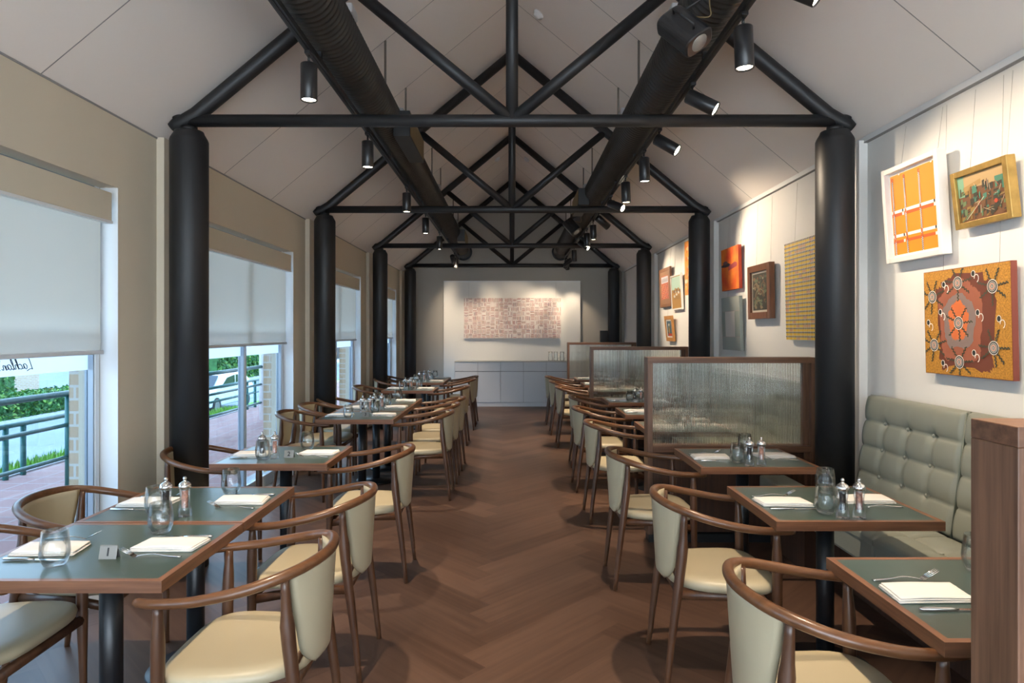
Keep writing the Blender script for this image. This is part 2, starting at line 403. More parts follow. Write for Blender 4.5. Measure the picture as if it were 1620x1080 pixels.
# unseen glazed wall behind the camera, added to bring in daylight
mb = MB(); mb.prism([(-WALLX-.2, Y0-.15, 2.62), (WALLX+.2, Y0-.15, 2.62), (WALLX+.2, Y0-.15, EAVE), (0, Y0-.15, APEX+.1), (-WALLX-.2, Y0-.15, EAVE)], (0, .15, 0), 'wall_white'); struct(mb.build('wall_front'))
e = empty('window_6', (0, Y0-.08, 0)); struct(e)
mb = MB()
for x in (-2.34, -1.2, -.04, 1.12, 2.26): mb.box((x, -.04, 0), (x+.08, .04, 2.62), 'alu')
mb.box((-2.34, -.04, 0), (2.34, .04, .1), 'alu'); mb.box((-2.34, -.04, 2.54), (2.34, .04, 2.62), 'alu'); mb.build('frame', None, e)
MB().box((-2.3, -.004, .1), (2.3, .004, 2.54), 'pane').build('pane', None, e)
# joints between the ceiling boards
mb = MB()
yj = 4.215-1.0175*6
while yj < Y1-.1:
    if min(abs(yj-c) for c in COLY) > .2:
        for s in (-1, 1):
            a = Vector((s*WALLX, yj, EAVE-.0012)); b = Vector((0, yj, APEX-.0012)); mb.prism([a, b, b+Vector((0, .006, 0)), a+Vector((0, .006, 0))], (0, 0, .002), 'joint')
    yj += 1.0175
struct(mb.build('trim_1'))
# cornice / picture rail on the right wall, thin shadow bead on the left
mb = MB(); mb.box((WALLX-.022, Y0, EAVE-.032), (WALLX, Y1, EAVE+.005), 'white_trim'); mb.box((WALLX-.024, Y0, EAVE-.037), (WALLX, Y1, EAVE-.032), 'joint')
struct(mb.build('trim_2'))
mb = MB(); mb.box((-WALLX, Y0, EAVE-.010), (-WALLX+.006, Y1, EAVE), 'joint'); struct(mb.build('trim_3'))
# baseboards
mb = MB(); mb.box((WALLX-.012, Y0, 0), (WALLX, Y1, .09), 'white_trim'); struct(mb.build('baseboard_right'))
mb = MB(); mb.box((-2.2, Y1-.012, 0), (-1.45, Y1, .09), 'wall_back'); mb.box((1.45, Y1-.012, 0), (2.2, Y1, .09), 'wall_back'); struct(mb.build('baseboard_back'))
# white panel at the back with its picture rail
mb = MB(); mb.box((-1.445, 13.62, 0), (1.445, Y1, 2.61), 'panel_white'); mb.box((-1.445, 13.60, 2.585), (1.445, 13.62, 2.61), 'white_trim')
struct(mb.build('trim_4'))

# windows: full-height glazing with a middle mullion, glass, and a frosted band
def window(i, a, b):
    e = empty('window_%d' % i, (-2.475, (a+b)/2, 0)); struct(e)
    h = (b-a)/2
    mb = MB()
    for y0, y1 in ((-h, -h+.06), (h-.06, h), (-.028, .028)):
        mb.box((-.025, y0, 0), (.025, y1, WTOP), 'alu')
        mb.box((.025, y0+.012, 0), (.032, y1-.012, WTOP), 'alu_white')
        mb.box((-.032, y0+.012, 0), (-.025, y1-.012, WTOP), 'alu_white')
    for s in (-1, 1): mb.box((.03, min(s*h, s*(h-.004)), 0), (.136, max(s*h, s*(h-.004)), WTOP), 'white_trim')
    mb.box((-.025, -h, WTOP-.07), (.025, h, WTOP), 'alu'); mb.box((-.025, -h, 0), (.025, h, .11), 'alu_white')
    mb.build('frame', None, e)
    mb = MB()
    for y0, y1 in ((-h+.06, -.028), (.028, h-.06)): mb.box((-.012, y0, .11), (-.006, y1, WTOP-.07), 'pane_tinted')
    mb.build('pane', None, e)
    mb = MB()
    for y0, y1 in ((-h+.06, -.028), (.028, h-.06)): mb.box((-.0045, y0, 1.31), (-.0035, y1, 1.56), 'frosted')
    fb = mb.build('frosted_band', None, e)
    return e, h
HAND = {  # handwriting strokes, unit letter boxes
 'L': ([[(.35, 1.25), (.2, .8), (.05, .1), (0, -.05), (.25, .0), (.75, -.18)]], .62),
 'a': ([[(.5, .42), (.25, .5), (.05, .3), (.1, .05), (.3, .05), (.48, .42), (.45, .1), (.62, .05)]], .62),
 'c': ([[(.45, .42), (.25, .48), (.05, .25), (.15, .02), (.5, .1)]], .5),
 'h': ([[(.0, .1), (.3, .9), (.2, 1.0), (.08, .5), (.02, 0), (.2, .4), (.4, .42), (.38, .05), (.58, .08)]], .56),
 'l': ([[(.0, .1), (.3, .8), (.25, 1.05), (.1, .6), (.08, .02), (.3, .1)]], .32),
 'n': ([[(.05, .45), (.05, 0), (.2, .4), (.38, .42), (.38, .05), (.6, .1)]], .6),
 "'": ([[(.12, 1.0), (.05, .8)]], .2),
 's': ([[(.4, .5), (.1, .4), (.35, .2), (.3, 0), (.0, .03)]], .45)}
for i, (a, b) in enumerate(WIN):
    e, h = window(i+1, a, b)
    if i == 1:
        mb = MB(); u = 0; sz = .072
        y_start = 3.33-(a+b)/2
        for ch in "Lachlan's":
            st, adv = HAND[ch]
            for s_ in st:
                mb.tube(spline([(-.0015, y_start-(u+p[0]+.25*p[1])*sz*.72, 1.342+p[1]*sz*.75) for p in s_], 5), .0020, 'ink', 6)
            u += adv
        mb.build('lettering', None, e)
# roller blinds
BL = ['sunlit roller blind over the window nearest the camera', 'roller blind between the first and second black column on the left', 'roller blind between the second and third black column on the left', 'narrow-looking roller blind of the farthest left window']
for i, (a, b) in enumerate(WIN[1:]):
    c = (a+b)/2; h = (b-a)/2
    e = empty('roller_blind', (-2.38, c, 1.40)); tag(e, 'beige ' + BL[i], 'blind', 'roller blinds on the left windows')
    MB().box((-.005, -h+.05, .78), (.035, h-.05, .945), 'pelmet', .004).build('pelmet', None, e)
    MB().box((-.001, -h+.05, .765), (.037, h-.045, .78), 'white_trim').build('pelmet_trim', None, e)
    P = [[(-.02+.0025*math.sin(v*.5+u*2)*(1-u/12), -h+.07+v*(2*h-.14)/24, .018+u*.77/12) for v in range(25)] for u in range(13)]
    mb = MB(); mb.grid(P, 'blind'); mb.build('fabric', None, e)
    MB().box((-.032, -h+.06, 0), (-.008, h-.055, .024), 'alu_white', .003).build('bottom_bar', None, e)

# ------------------------------------------------------------------ columns
ORD = ['first', 'second', 'third', 'fourth']
def column(x, y, lab):
    mb = MB(); mb.lathe([(0, 0), (.117, 0), (.117, 2.775), (.112, 2.79), (.092, 2.825), (.088, 2.838), (0, 2.838)], 'black_steel', 40)
    e = empty('steel_column', (x, y, 0)); mb.build('shaft', None, e)
    MB().cyl((0, 0, 2.838), (0, 0, 2.87), .05, 'black_steel').build('cap_stub', None, e)
    tag(e, lab, 'column', 'round black columns')
for i, y in enumerate(COLY):
    column(-2.11, y, 'round black steel column by the window wall, %s from the camera' % ORD[i])
    column(2.11, y, 'round black steel column by the picture wall, %s from the camera' % ORD[i])
# ------------------------------------------------------------------ trusses
def truss(y, lab):
    e = empty('roof_truss', (0, y, 2.91)); zt = 1.75
    MB().tube([(-2.2, 0, 0), (2.2, 0, 0)], .040, 'black_steel', 20).build('bottom_chord', None, e)
    MB().tube([(0, 0, 0), (0, 0, zt-.02)], .040, 'black_steel', 20).build('king_post', None, e)
    for s in (-1, 1):
        mb = MB(); mb.tube([(s*2.222, 0, -.050), (s*2.195, 0, -.030), (s*2.14, 0, -.005), (s*2.06, 0, zt-.83*2.06), (s*1.6, 0, zt-.83*1.6), (0, 0, zt)], [.036, .044, .048, .050, .050, .050], 'black_steel', 20)
        mb.build('rafter', None, e)
        MB().tube([(s*.02, 0, .02), (s*1.05, 0, .875)], .040, 'black_steel', 20).build('diagonal_strut', None, e)
    tag(e, lab, 'truss', 'tubular roof trusses')
for i, y in enumerate(COLY): truss(y, 'black tubular steel roof truss on the %s pair of columns from the camera' % ORD[i])

# ------------------------------------------------------------------ ducts
def duct(s, lab):
    zc = 1.70; x = s*1.03; e = empty('air_duct', (x, 0, EYE+zc))
    # spiral duct: ribs every few centimetres
    mb = MB(); pts = []; rr = []; y = -2.9; pitch = .046
    prof = []
    while y < 13.0:
        prof += [(y, .1455), (y+.007, .1535), (y+.013, .1535), (y+.020, .1455)]; y += pitch
    prof += [(13.0, .150), (13.70, .150)]
    mb.tube([(0, p, 0) for p, r in prof], [r for p, r in prof], 'black_duct', 28); mb.build('spiral_pipe', None, e)
    MB().cyl((0, 13.66, 0), (0, 13.70, 0), .185, 'black_steel', 32).build('wall_flange', None, e)
    for y in (.2, 1.15, 2.2, 3.2, 5.24, 6.25, 8.29, 9.3, 11.3, 12.3):
        top = EAVE+SL*(WALLX-1.03)-(EYE+zc)
        MB().box((-.008, y-.008, .14), (.008, y+.008, top), 'steel_rod').build('hanger_rod', None, e)
    for y in ([5.05, 10.9] if s < 0 else [7.77]):
        g = empty('air_grille', (0, 0, 0), parent=e)
        mb = MB(); xi, xo = -s*.23, -s*.10; x0, x1 = min(xi, xo), max(xi, xo)
        g2 = mb.box((x0, y, -.165), (x1, y+.80, .035), 'black_steel', .003).build('grille_box', None, g)
        mb = MB()
        for k in range(26):
            z = -.150+k*.0068
            mb.box((xi-.002, y+.02, z), (xi+.002, y+.78, z+.003), 'grille')
        mb.box((xi-.0008, y+.02, -.15), (xi+.0008, y+.78, .02), 'grille')
        for k in range(14): mb.box((xi-.003, y+.02+k*.058, -.15), (xi+.003, y+.025+k*.058, .02), 'grille')
        mb.build('louvre', None, g)
    for y in (-1.0, 1.3, 3.9, 5.70, 8.6, 11.3):
        MB().box((-s*.03-.05, y-.07, .20), (-s*.03+.05, y+.07, .26), 'grey_box', .008).build('hanger_box', None, e)
    tag(e, lab, 'duct', 'spiral ventilation ducts')
duct(-1, 'long black spiral air duct hung under the left roof slope')
duct(1, 'long black spiral air duct hung under the right roof slope')
# lighting tracks
TX, TZ = 1.068, EYE+1.475
def track(s, lab):
    e = empty('lighting_track', (s*TX, 0, TZ))
    mb = MB(); mb.box((-.018, -2.5, 0), (.018, 13.05, .03), 'black_plastic'); mb.box((-.006, -2.5, -.004), (.006, 13.05, 0), 'ink'); mb.build('track_rail', None, e)
    y = -.5
    while y < 12.9:
        MB().box((-.012, y-.012, .03), (.012, y+.012, .077), 'black_steel').build('bracket', None, e); y += 1.02
    tag(e, lab, 'lighting track', 'lighting tracks')
track(-1, 'thin black lighting track under the left air duct')
track(1, 'thin black lighting track under the right air duct')
# spotlights
def spot(s, y, aim, lab, power, size=68, on=True, lensm='lamp_on'):
    base = Vector((s*TX, y, TZ)); e = empty('track_spotlight', base)
    MB().box((-.015, -.03, -.022), (.015, .03, -.0045), 'black_plastic', .002).build('adaptor', None, e)
    piv = Vector((0, 0, -.055))
    d = (Vector(aim)-(base+piv)).normalized()
    q = d.to_track_quat('-Z', 'Y').to_matrix().to_4x4()
    tilt = d.z > -.93
    off = Vector((0, 0, -.065)) if not tilt else Vector((s*.02, 0, -.06))
    mt = Matrix.Translation(piv + (Vector((s*.035, 0, -.05)) if tilt else Vector((0, 0, -.012)))) @ q
    top = .07 if tilt else 0.0
    mb = MB(); mb.tube([(0, 0, -.02), (0, 0, -.055)]+([(s*.035, 0, -.06), (s*.04, 0, -.085)] if tilt else []), .007, 'black_plastic', 8); mb.build('bracket', None, e)
    mb = MB(); mb.lathe([(0, top), (.040, top), (.043, top-.004), (.043, top-.19), (.041, top-.192), (.038, top-.19), (.036, top-.182), (0, top-.182)], 'black_plastic', 28, mat4=mt)
    mb.build('lamp_housing', None, e)
    mb = MB(); mb.lathe([(0, top-.1825), (.0355, top-.1825), (.0355, top-.1845), (0, top-.1845)], lensm, 24, mat4=mt); mb.build('lamp_lens', None, e)
    if on:
        L = bpy.data.lights.new('spot_beam', 'SPOT'); L.energy = power; L.color = WARM; L.spot_size = math.radians(size); L.spot_blend = .8; L.shadow_soft_size = .025
        lo = bpy.data.objects.new('spot_beam', L); C.objects.link(lo); lo.parent = e
        lo.matrix_local = mt @ Matrix.Translation((0, 0, top-.22))
    tag(e, lab, 'spotlight', 'black cylinder track spotlights')
    return e
cnt = ['nearest', 'second', 'third', 'fourth', 'fifth', 'farthest']
for i, y in enumerate([3.39, 4.77, 6.54, 7.97, 9.5, 12.3]):
    spot(-1, y, (-TX, y+.02, 0), 'black cylinder spotlight pointing down, %s of those on the left track in view' % cnt[i], SPOT_DOWN)
spot(-1, 12.0, (-.9, 13.62, 1.9), 'tilted black spotlight near the back wall on the left track', SPOT_WALL*1.9, 60)
for y, w_ in ((-1.2, 'well behind'), (.35, 'right above'), (1.95, 'just in front of')): spot(-1, y, (-TX, y+.02, 0), 'black cylinder spotlight on the left track %s the viewer, out of frame' % w_, SPOT_DOWN)
RD = [(2.98, 'nearest and largest of those hanging on the right track'), (5.22, 'just behind the first truss on the right track'), (6.07, 'second behind the first truss on the right track'),
      (8.5, 'just behind the second truss on the right track'), (9.2, 'second behind the second truss on the right track'), (11.1, 'behind the third truss on the right track')]
for y, l in RD: spot(1, y, (TX+.12, y+.02, 0), 'black cylinder spotlight pointing down, ' + l, SPOT_DOWN)
for y, w_ in ((-1.2, 'well behind'), (.4, 'right above'), (1.6, 'just in front of')): spot(1, y, (TX, y+.02, 0), 'black cylinder spotlight on the right track %s the viewer, out of frame' % w_, SPOT_DOWN)
RW = [(3.82, (WALLX, 3.25, 2.05), 'brightly lit, tilted towards the picture wall before the first truss', 1.2), (4.68, (WALLX, 4.0, 1.95), 'tilted right just behind the first truss', 1.2),
      (6.96, (WALLX, 5.9, 2.2), 'tilted right at the second truss', 2.6), (7.97, (WALLX, 8.5, 2.0), 'tilted right beyond the second truss', 2.0), (10.1, (WALLX, 9.4, 2.0), 'tilted right at the third truss', 2.2)]
for y, aim, l, f in RW: spot(1, y, aim, 'black cylinder spotlight ' + l, SPOT_WALL*f, 70)
for y, a, w_ in ((1.3, (WALLX, 2.3, 1.9), 'nearest the viewer'), (2.2, (WALLX, 2.9, 2.0), 'second from the viewer'), (2.55, (WALLX, 1.9, 2.0), 'third from the viewer')): spot(1, y, a, 'black spotlight turned to the picture wall at the upper frame edge, ' + w_, SPOT_WALL, 70)
spot(1, 12.55, (-.2, 13.62, 1.85), 'upper black spotlight of the cluster at the far end of the right track', SPOT_WALL*.75, 60)
spot(1, 12.80, (.55, 13.62, 1.9), 'right-hand black spotlight of the cluster at the far end of the right track', SPOT_WALL*.9, 60)
spot(1, 12.98, (1.3, 13.62, 1.7), 'lowest black spotlight of the cluster at the far end of the right track', SPOT_WALL*.9, 60)

# loudspeakers hung beside the right duct
def speaker(y, lab, z=EYE+1.40, x=.80):
    e = empty('hanging_speaker', (x, y, z))
    mb = MB(); n = 28
    def oval(yy, k):
        return [(k*.075*math.copysign(abs(math.cos(2*PI*i/n))**.6, math.cos(2*PI*i/n)), yy, k*.055*math.copysign(abs(math.sin(2*PI*i/n))**.6, math.sin(2*PI*i/n))) for i in range(n)]
    rot = Matrix.Rotation(math.radians(-36), 4, 'Y') @ Matrix.Rotation(math.radians(-28), 4, 'X')
    def xf(p): q = Vector((p[0], p[2], p[1])); return rot @ q   # cabinet axis vertical, turned
    rings = [[mb.bm.verts.new(xf(p)) for p in oval(zz, k)] for zz, k in ((-.11, .9), (-.105, 1), (.10, 1), (.11, .93))]
    fs = []
    for a, b in zip(rings, rings[1:]):
        for j in range(n): fs.append(mb.bm.faces.new((a[j], a[(j+1) % n], b[(j+1) % n], b[j])))
    fs += [mb.bm.faces.new(rings[0]), mb.bm.faces.new(rings[-1])]
    mb._set(fs, 'black_plastic', False); mb.build('cabinet', None, e)
    mb = MB(); mb.lathe([(0, -.1125), (.040, -.1125), (.044, -.108), (0, -.108)], 'brushed', 24, mat4=rot); mb.build('port_grille', None, e)
    MB().tube([rot @ Vector((0, -.058, .07)), rot @ Vector((0, -.085, .07)), rot @ Vector((0, -.085, -.07)), rot @ Vector((0, -.058, -.07))], .006, 'black_steel', 8).build('yoke', None, e)
    MB().tube([rot @ Vector((0, 0, .11)), (.10, 0, .16), (.11, 0, .19)], .006, 'black_steel', 8).build('mounting_arm', None, e)
    MB().tube(spline([rot @ Vector((.05, 0, .10)), (.11, -.01, .06), (.12, 0, .12), (.115, 0, .18)], 6), .003, 'grille', 6).build('cable', None, e)
    tag(e, lab, 'loudspeaker', 'loudspeakers by the right duct')
speaker(3.0, 'large black loudspeaker with pale oval port hung beside the right duct, near the camera')
speaker(8.6, 'small distant black loudspeaker hung beside the right duct beyond the second truss')
# smoke detectors on the slopes
def detector(x, y, lab):
    s = 1 if x > 0 else -1; z = EAVE+SL*(WALLX-abs(x)); e = empty('smoke_detector', (x, y, z), (0, s*math.atan(SL), 0))
    mb = MB(); mb.lathe([(0, 0), (.055, 0), (.055, -.018), (.04, -.022), (.036, -.042), (0, -.045)], 'white_trim', 24); mb.build('detector_body', None, e)
    tag(e, lab, 'smoke detector', 'ceiling smoke detectors')
detector(.255, 6.1, 'round white smoke detector on the right roof slope in front of the second truss')
detector(.26, 11.2, 'small round white smoke detector on the right roof slope between the far trusses')
detector(-.26, 11.2, 'small round white smoke detector on the left roof slope between the far trusses')

# ------------------------------------------------------------------ sideboard, back picture, glass jugs
e = empty('sideboard', (0, 13.42, 0)); yf = -.19
MB().box((-1.17, yf+.02, .085), (1.17, .19, .915), 'cab_dark').build('carcass', None, e)
MB().box((-1.17, yf+.01, 0), (1.17, .19, .085), 'cab').build('plinth', None, e)
MB().box((-1.185, yf-.012, .915), (1.185, .195, .932), 'cab_top', .002).build('worktop', None, e)
for k in range(5):
    x0 = -1.17+k*.468; 
    MB().box((x0+.003, yf, .727), (x0+.465, yf+.02, .910), 'cab', .0015).build('drawer', None, e)
    MB().box((x0+.003, yf, .09), (x0+.465, yf+.02, .715), 'cab', .0015).build('door', None, e)
for s in (-1, 1): MB().box((s*1.17, yf, .09), (s*1.182, .19, .915), 'cab').build('side_panel', None, e)
tag(e, 'long pale grey sideboard with five drawers over five doors by the back panel', 'sideboard')
# maze painting
mb = MB(); W_, H_ = 2.04, .845
mb.box((-W_/2, 0, 0), (W_/2, .035, H_), pb('maze_ground', (.74, .645, .60), .6, var=.06, vscale=9))
r = random.Random(5)
lm = [pb('maze_line_%s' % n, c, .6) for n, c in (('crimson', (.35, .06, .08)), ('rust', (.45, .17, .10)), ('plum', (.22, .10, .14)), ('rose', (.50, .20, .18)), ('cream', (.90, .86, .82)), ('umber', (.25, .10, .06)))]
for cx in range(22):
    for cz in range(9):
        x0 = -W_/2+cx*W_/22; z0 = cz*H_/9; hor = r.random() < .5; k = r.choice([3, 4, 5]); cw, chh = W_/22, H_/9
        for q in range(k):
            m = r.choice(lm); t = .006+r.random()*.004; a, b = sorted((r.random()*.25, .75+r.random()*.25))
            if hor: z = z0+(q+.5)*chh/k; mb.quad([(x0+a*cw, -.0006, z-t/2), (x0+b*cw, -.0006, z-t/2), (x0+b*cw, -.0006, z+t/2), (x0+a*cw, -.0006, z+t/2)], m)
            else: x = x0+(q+.5)*cw/k; mb.quad([(x-t/2, -.0006, z0+a*chh), (x+t/2, -.0006, z0+a*chh), (x+t/2, -.0006, z0+b*chh), (x-t/2, -.0006, z0+b*chh)], m)
e = empty('wall_painting', (.01, 13.545, 1.40)); mb.build('canvas', None, e, recalc=False)
for x in (-.92, .92): MB().cyl((x, .055, H_-.05), (x, .055, 1.19), .0015, 'wire', 6).build('hanging_wire', None, e)
tag(e, 'wide pale pink painting of short maze-like red strokes on the back wall panel', 'painting')
def jug(x, y, lab):
    e = empty('glass_jug', (x, y, .932))
    mb = MB(); mb.lathe([(.0, .004), (.045, .004), (.047, .03), (.038, .15), (.044, .19), (.047, .19), (.041, .15), (.050, .03), (.048, 0), (0, 0)], 'glass', 24); mb.build('jug_body', None, e)
    MB().tube(spline([(.040, 0, .16), (.085, 0, .15), (.085, 0, .07), (.046, 0, .05)], 5), .006, 'glass', 8).build('handle', None, e)
    tag(e, lab, 'jug', 'glass jugs on the sideboard')
MB_t = MB().box((-.13, -.06, 0), (.13, .06, .006), 'ink', .002)
jug(.80, 13.40, 'clear glass jug on the sideboard, leftmost of the three'); jug(.91, 13.43, 'clear glass jug on the sideboard, middle of the three'); jug(1.04, 13.40, 'clear glass jug on the sideboard, rightmost beside the glazed screen')
MB_t.bm.free()
e = empty('wall_speaker', (1.95, Y1, 1.30)); MB().box((-.085, -.17, .0), (.085, -.03, .26), 'black_plastic', .006).build('speaker_case', None, e)
MB().box((-.07, -.176, .015), (.07, -.170, .245), 'ink').build('speaker_grille', None, e); MB().box((-.02, -.03, .08), (.02, 0, .18), 'black_steel').build('bracket', None, e)
tag(e, 'small black box speaker on the back wall beside the far right column', 'speaker')

# ------------------------------------------------------------------ armchair (faces +x)
def make_chair():
    e = empty('armchair')
    # rail
    ctrl = [(.275, .243), (.20, .262), (.08, .272), (-.06, .262), (-.16, .222), (-.232, .14), (-.262, 0)]
    zz = [.693, .697, .708, .735, .760, .777, .782]
    right = [(x, -y, z) for (x, y), z in zip(ctrl, zz)]; left = [(x, y, z) for (x, y), z in zip(ctrl, zz)]
    pts = spline(right+left[::-1][1:], 6)
    k = len(pts); rs = [.0150+.0032*math.sin(PI*i/(k-1)) for i in range(k)]; rs[0] *= .8; rs[-1] *= .8
    MB().tube(pts, rs, 'rail_wood', 14).build('top_rail', None, e)
    for s in (-1, 1):
        # front leg: straight, waisted below the arm
        MB().tube(spline([(.215, s*.235, 0), (.21, s*.238, .25), (.205, s*.242, .40), (.204, s*.244, .50), (.202, s*.247, .60), (.200, s*.250, .690)], 3), [.0125, .0135, .0145, .016, .018, .0195, .0205, .0205, .021, .021, .0215, .021, .0195, .017, .015, .014][:16], 'chair_wood', 12).build('leg', None, e)
        pr = spline([(-.250, s*.205, 0), (-.222, s*.200, .25), (-.196, s*.196, .45), (-.178, s*.190, .60), (-.172, s*.197, .755)], 4)
        MB().tube(pr, [.012+.0115*math.sin(PI*min(1, i/(len(pr)-1)*.62)) if i < 13 else .0200-.0018*(i-12) for i in range(len(pr))], 'chair_wood', 12).build('leg', None, e)
    # seat frame
    mb = MB()
    for s in (-1, 1):
        mb.tube([(.205, s*.235, .375), (.0, s*.215, .405), (-.195, s*.19, .40)], .016, 'chair_wood', 8, flat=1.3)
    mb.tube([(.207, -.235, .385), (.207, .235, .385)], .015, 'chair_wood', 8, flat=1.4)
    mb.tube([(-.195, -.195, .405), (-.195, .195, .405)], .013, 'chair_wood', 8, flat=1.4); mb.tube([(-.194, -.196, .466), (-.190, 0, .462), (-.194, .196, .466)], .008, 'chair_wood', 8, flat=2.2)
    mb.build('seat_frame', None, e)
    # upholstered seat
    n = 36; mb = MB(); bm = mb.bm
    def outline(k, z):
        out = []
        for i in range(n):
            a = 2*PI*i/n; c, s_ = math.cos(a), math.sin(a)
            x = .232*math.copysign(abs(c)**.55, c)+.012; y = (.242+.02*(x/.23))*math.copysign(abs(s_)**.55, s_)
            if x < 0: y *= 1-.25*(-x/.23)**2
            out.append(bm.verts.new((x*k, y*k, z)))
        return out
    rings = [outline(.90, .418), outline(.985, .424), outline(1.0, .440), outline(.985, .455), outline(.93, .464), outline(.75, .468), outline(.4, .466)]
    fs = []
    for a, b in zip(rings, rings[1:]):
        for j in range(n): fs.append(bm.faces.new((a[j], a[(j+1) % n], b[(j+1) % n], b[j])))
    fs.append(bm.faces.new(rings[-1])); fs.append(bm.faces.new(rings[0][::-1])); mb._set(fs, 'leather_beige', True)
    mb.build('seat', None, e)
    # upholstered back: hangs from the rail between the rear legs, narrowing to a rounded foot below the seat
    NU, NV = 18, 18; Pf, Pb = [], []
    for i in range(NV+1):
        v = i/NV; z = .768-v*.345
        hw = .187-.066*v**1.2
        if v > .76: hw *= math.sqrt(max(0, 1-((v-.76)/.24)**2*.72))
        rf, rb = [], []
        for j in range(NU+1):
            u = -1+2*j/NU; y = u*hw
            cx = -.258+.085*(abs(y)/.19)**2.2+.022*v   # curved with the rail
            th = .014*(1-abs(u)**6)**.5*(1 if v < .93 else math.sqrt(max(0, 1-((v-.93)/.07)**2)))
            rf.append((cx+th, y, z)); rb.append((cx-th, y, z))
        Pf.append(rf); Pb.append(rb)
    mb = MB(); A = mb.grid(Pf, 'leather_beige'); B = mb.grid(Pb, 'leather_beige')
    for i in range(NV):
        mb._set([mb.bm.faces.new((A[i][0], A[i+1][0], B[i+1][0], B[i][0])), mb.bm.faces.new((A[i][-1], A[i+1][-1], B[i+1][-1], B[i][-1]))], 'leather_beige', True)
    for j in range(NU): mb._set([mb.bm.faces.new((A[-1][j], A[-1][j+1], B[-1][j+1], B[-1][j])), mb.bm.faces.new((A[0][j], A[0][j+1], B[0][j+1], B[0][j]))], 'leather_beige', True)
    bmesh.ops.remove_doubles(mb.bm, verts=mb.bm.verts, dist=1e-5)
    mb.build('backrest', None, e)
    return e
# ------------------------------------------------------------------ pedestal table
TD, TW = .612, .695
def make_table():
    e = empty('dining_table')
    mb = MB(); mb.box((-TW/2+.022, -TD/2+.022, .716), (TW/2-.022, TD/2-.022, .7500), 'laminate'); mb.build('tabletop', None, e)
    w, d, k = TW/2, TD/2, .022
    mb = MB()
    for s in (-1, 1):
        mb.prism([(-w, s*d, .712), (w, s*d, .712), (w-k, s*(d-k), .712), (-w+k, s*(d-k), .712)], (0, 0, .0385), 'edge_x')
        mb.prism([(s*w, -d, .712), (s*w, d, .712), (s*(w-k), d-k, .712), (s*(w-k), -d+k, .712)], (0, 0, .0385), 'edge_y')
    mb.build('wood_edging', None, e)
    MB().cyl((0, 0, .02), (0, 0, .70), .038, 'black_gloss', 24).build('pedestal', None, e)
    mb = MB(); mb.lathe([(0, 0), (.20, 0), (.205, .006), (.20, .014), (.06, .022), (.045, .03), (0, .03)], 'black_gloss', 40); mb.build('base_plate', None, e)
    MB().box((-.16, -.16, .700), (.16, .16, .712), 'black_steel').build('mounting_plate', None, e)
    return e
ch0, tb0 = make_chair(), make_table()
CH, TB = snapshot(ch0), snapshot(tb0)
used = {}
def inst(sn, key, loc, rot=0):
    if key not in used: o = sn[0]; used[key] = 1
    else: o = copy_tree(sn)
    o.location = loc; o.rotation_euler = (0, 0, rot); return o

# ------------------------------------------------------------------ tableware prototypes (base at z=0, long axis x)
def make_napkin(seed):
    r = random.Random(seed); e = empty('napkin'); mb = MB()
    for L_, (w, d, z0, z1, dx) in enumerate([(.112, .062, 0, .006, 0), (.110, .060, .006, .0115, .001), (.108, .058, .0115, .0165, -.002)]):
        n = 40; rings = []
        for k, z in ((.985, z0), (1.0, z0+.001), (1.0, z1-.0015), (.98, z1), (.6, z1+.001)):
            ring = []
            for i in range(n):
                a = 2*PI*i/n; c, s_ = math.cos(a), math.sin(a)
                m = max(abs(c), abs(s_)); x = c/m; y = s_/m
                x *= w*(1-.02*r.random()*(k > .9)); y *= d
                ring.append(mb.bm.verts.new(((x+dx)*k+.006*y/d*(1 if seed % 2 else -1), y*k, max(.0002 if L_ == 0 else 0, z+.0012*math.sin(3*x/w+seed)*(L_ > 0)))))
            rings.append(ring)
        fs = []
        for a, b in zip(rings, rings[1:]):
            for j in range(n): fs.append(mb.bm.faces.new((a[j], a[(j+1) % n], b[(j+1) % n], b[j])))
        fs += [mb.bm.faces.new(rings[0][::-1]), mb.bm.faces.new(rings[-1])]; mb._set(fs, 'linen', True)
    mb.build('folded_cloth', None, e); return e
def make_knife():
    e = empty('table_knife')
    mb = MB(); mb.tube([(.115, 0, .006), (.108, 0, .006), (.03, 0, .0055), (.005, 0, .005)], [.003, .0075, .0065, .004], 'steel', 10, flat=.6); mb.build('handle', None, e)
    mb = MB(); mb.prism([(.008, -.005, .003), (.008, .005, .003), (-.06, .009, .003), (-.095, .007, .003), (-.115, -.004, .003)], (0, 0, .0016), 'steel'); mb.build('blade', None, e)
    return e
def make_fork():
    e = empty('table_fork')
    pts = spline([(.105, 0, .003), (.06, 0, .006), (.01, 0, .013), (-.03, 0, .009), (-.05, 0, .004)], 4)
    mb = MB(); mb.tube(pts, [.006-.0028*min(1, i/(len(pts)-5)) for i in range(len(pts))], 'steel', 8, flat=.5); mb.build('handle', None, e)
    mb = MB(); mb.grid([[(-.045-.022*u, v*.012*min(1, .35+u*1.6), .004+.010*u*u) for v in (-1, -.5, 0, .5, 1)] for u in (0, .25, .5, .75, 1)], 'steel')
    for v in (-.0108, -.0036, .0036, .0108): mb.tube([(-.066, v, .0135), (-.085, v, .023), (-.102, v, .033)], [.0016, .0015, .0008], 'steel', 6)
    mb.build('tines', None, e, recalc=True); return e
def make_glass():
    e = empty('drinking_glass')
    mb = MB(); mb.lathe([(0, 0), (.026, 0), (.034, .006), (.0435, .03), (.0455, .048), (.044, .07), (.0385, .118), (.0372, .1185), (.0425, .07), (.044, .048), (.042, .031), (.032, .012), (.02, .010), (0, .010)], 'glass', 32)
    mb.build('tumbler_bowl', None, e); return e
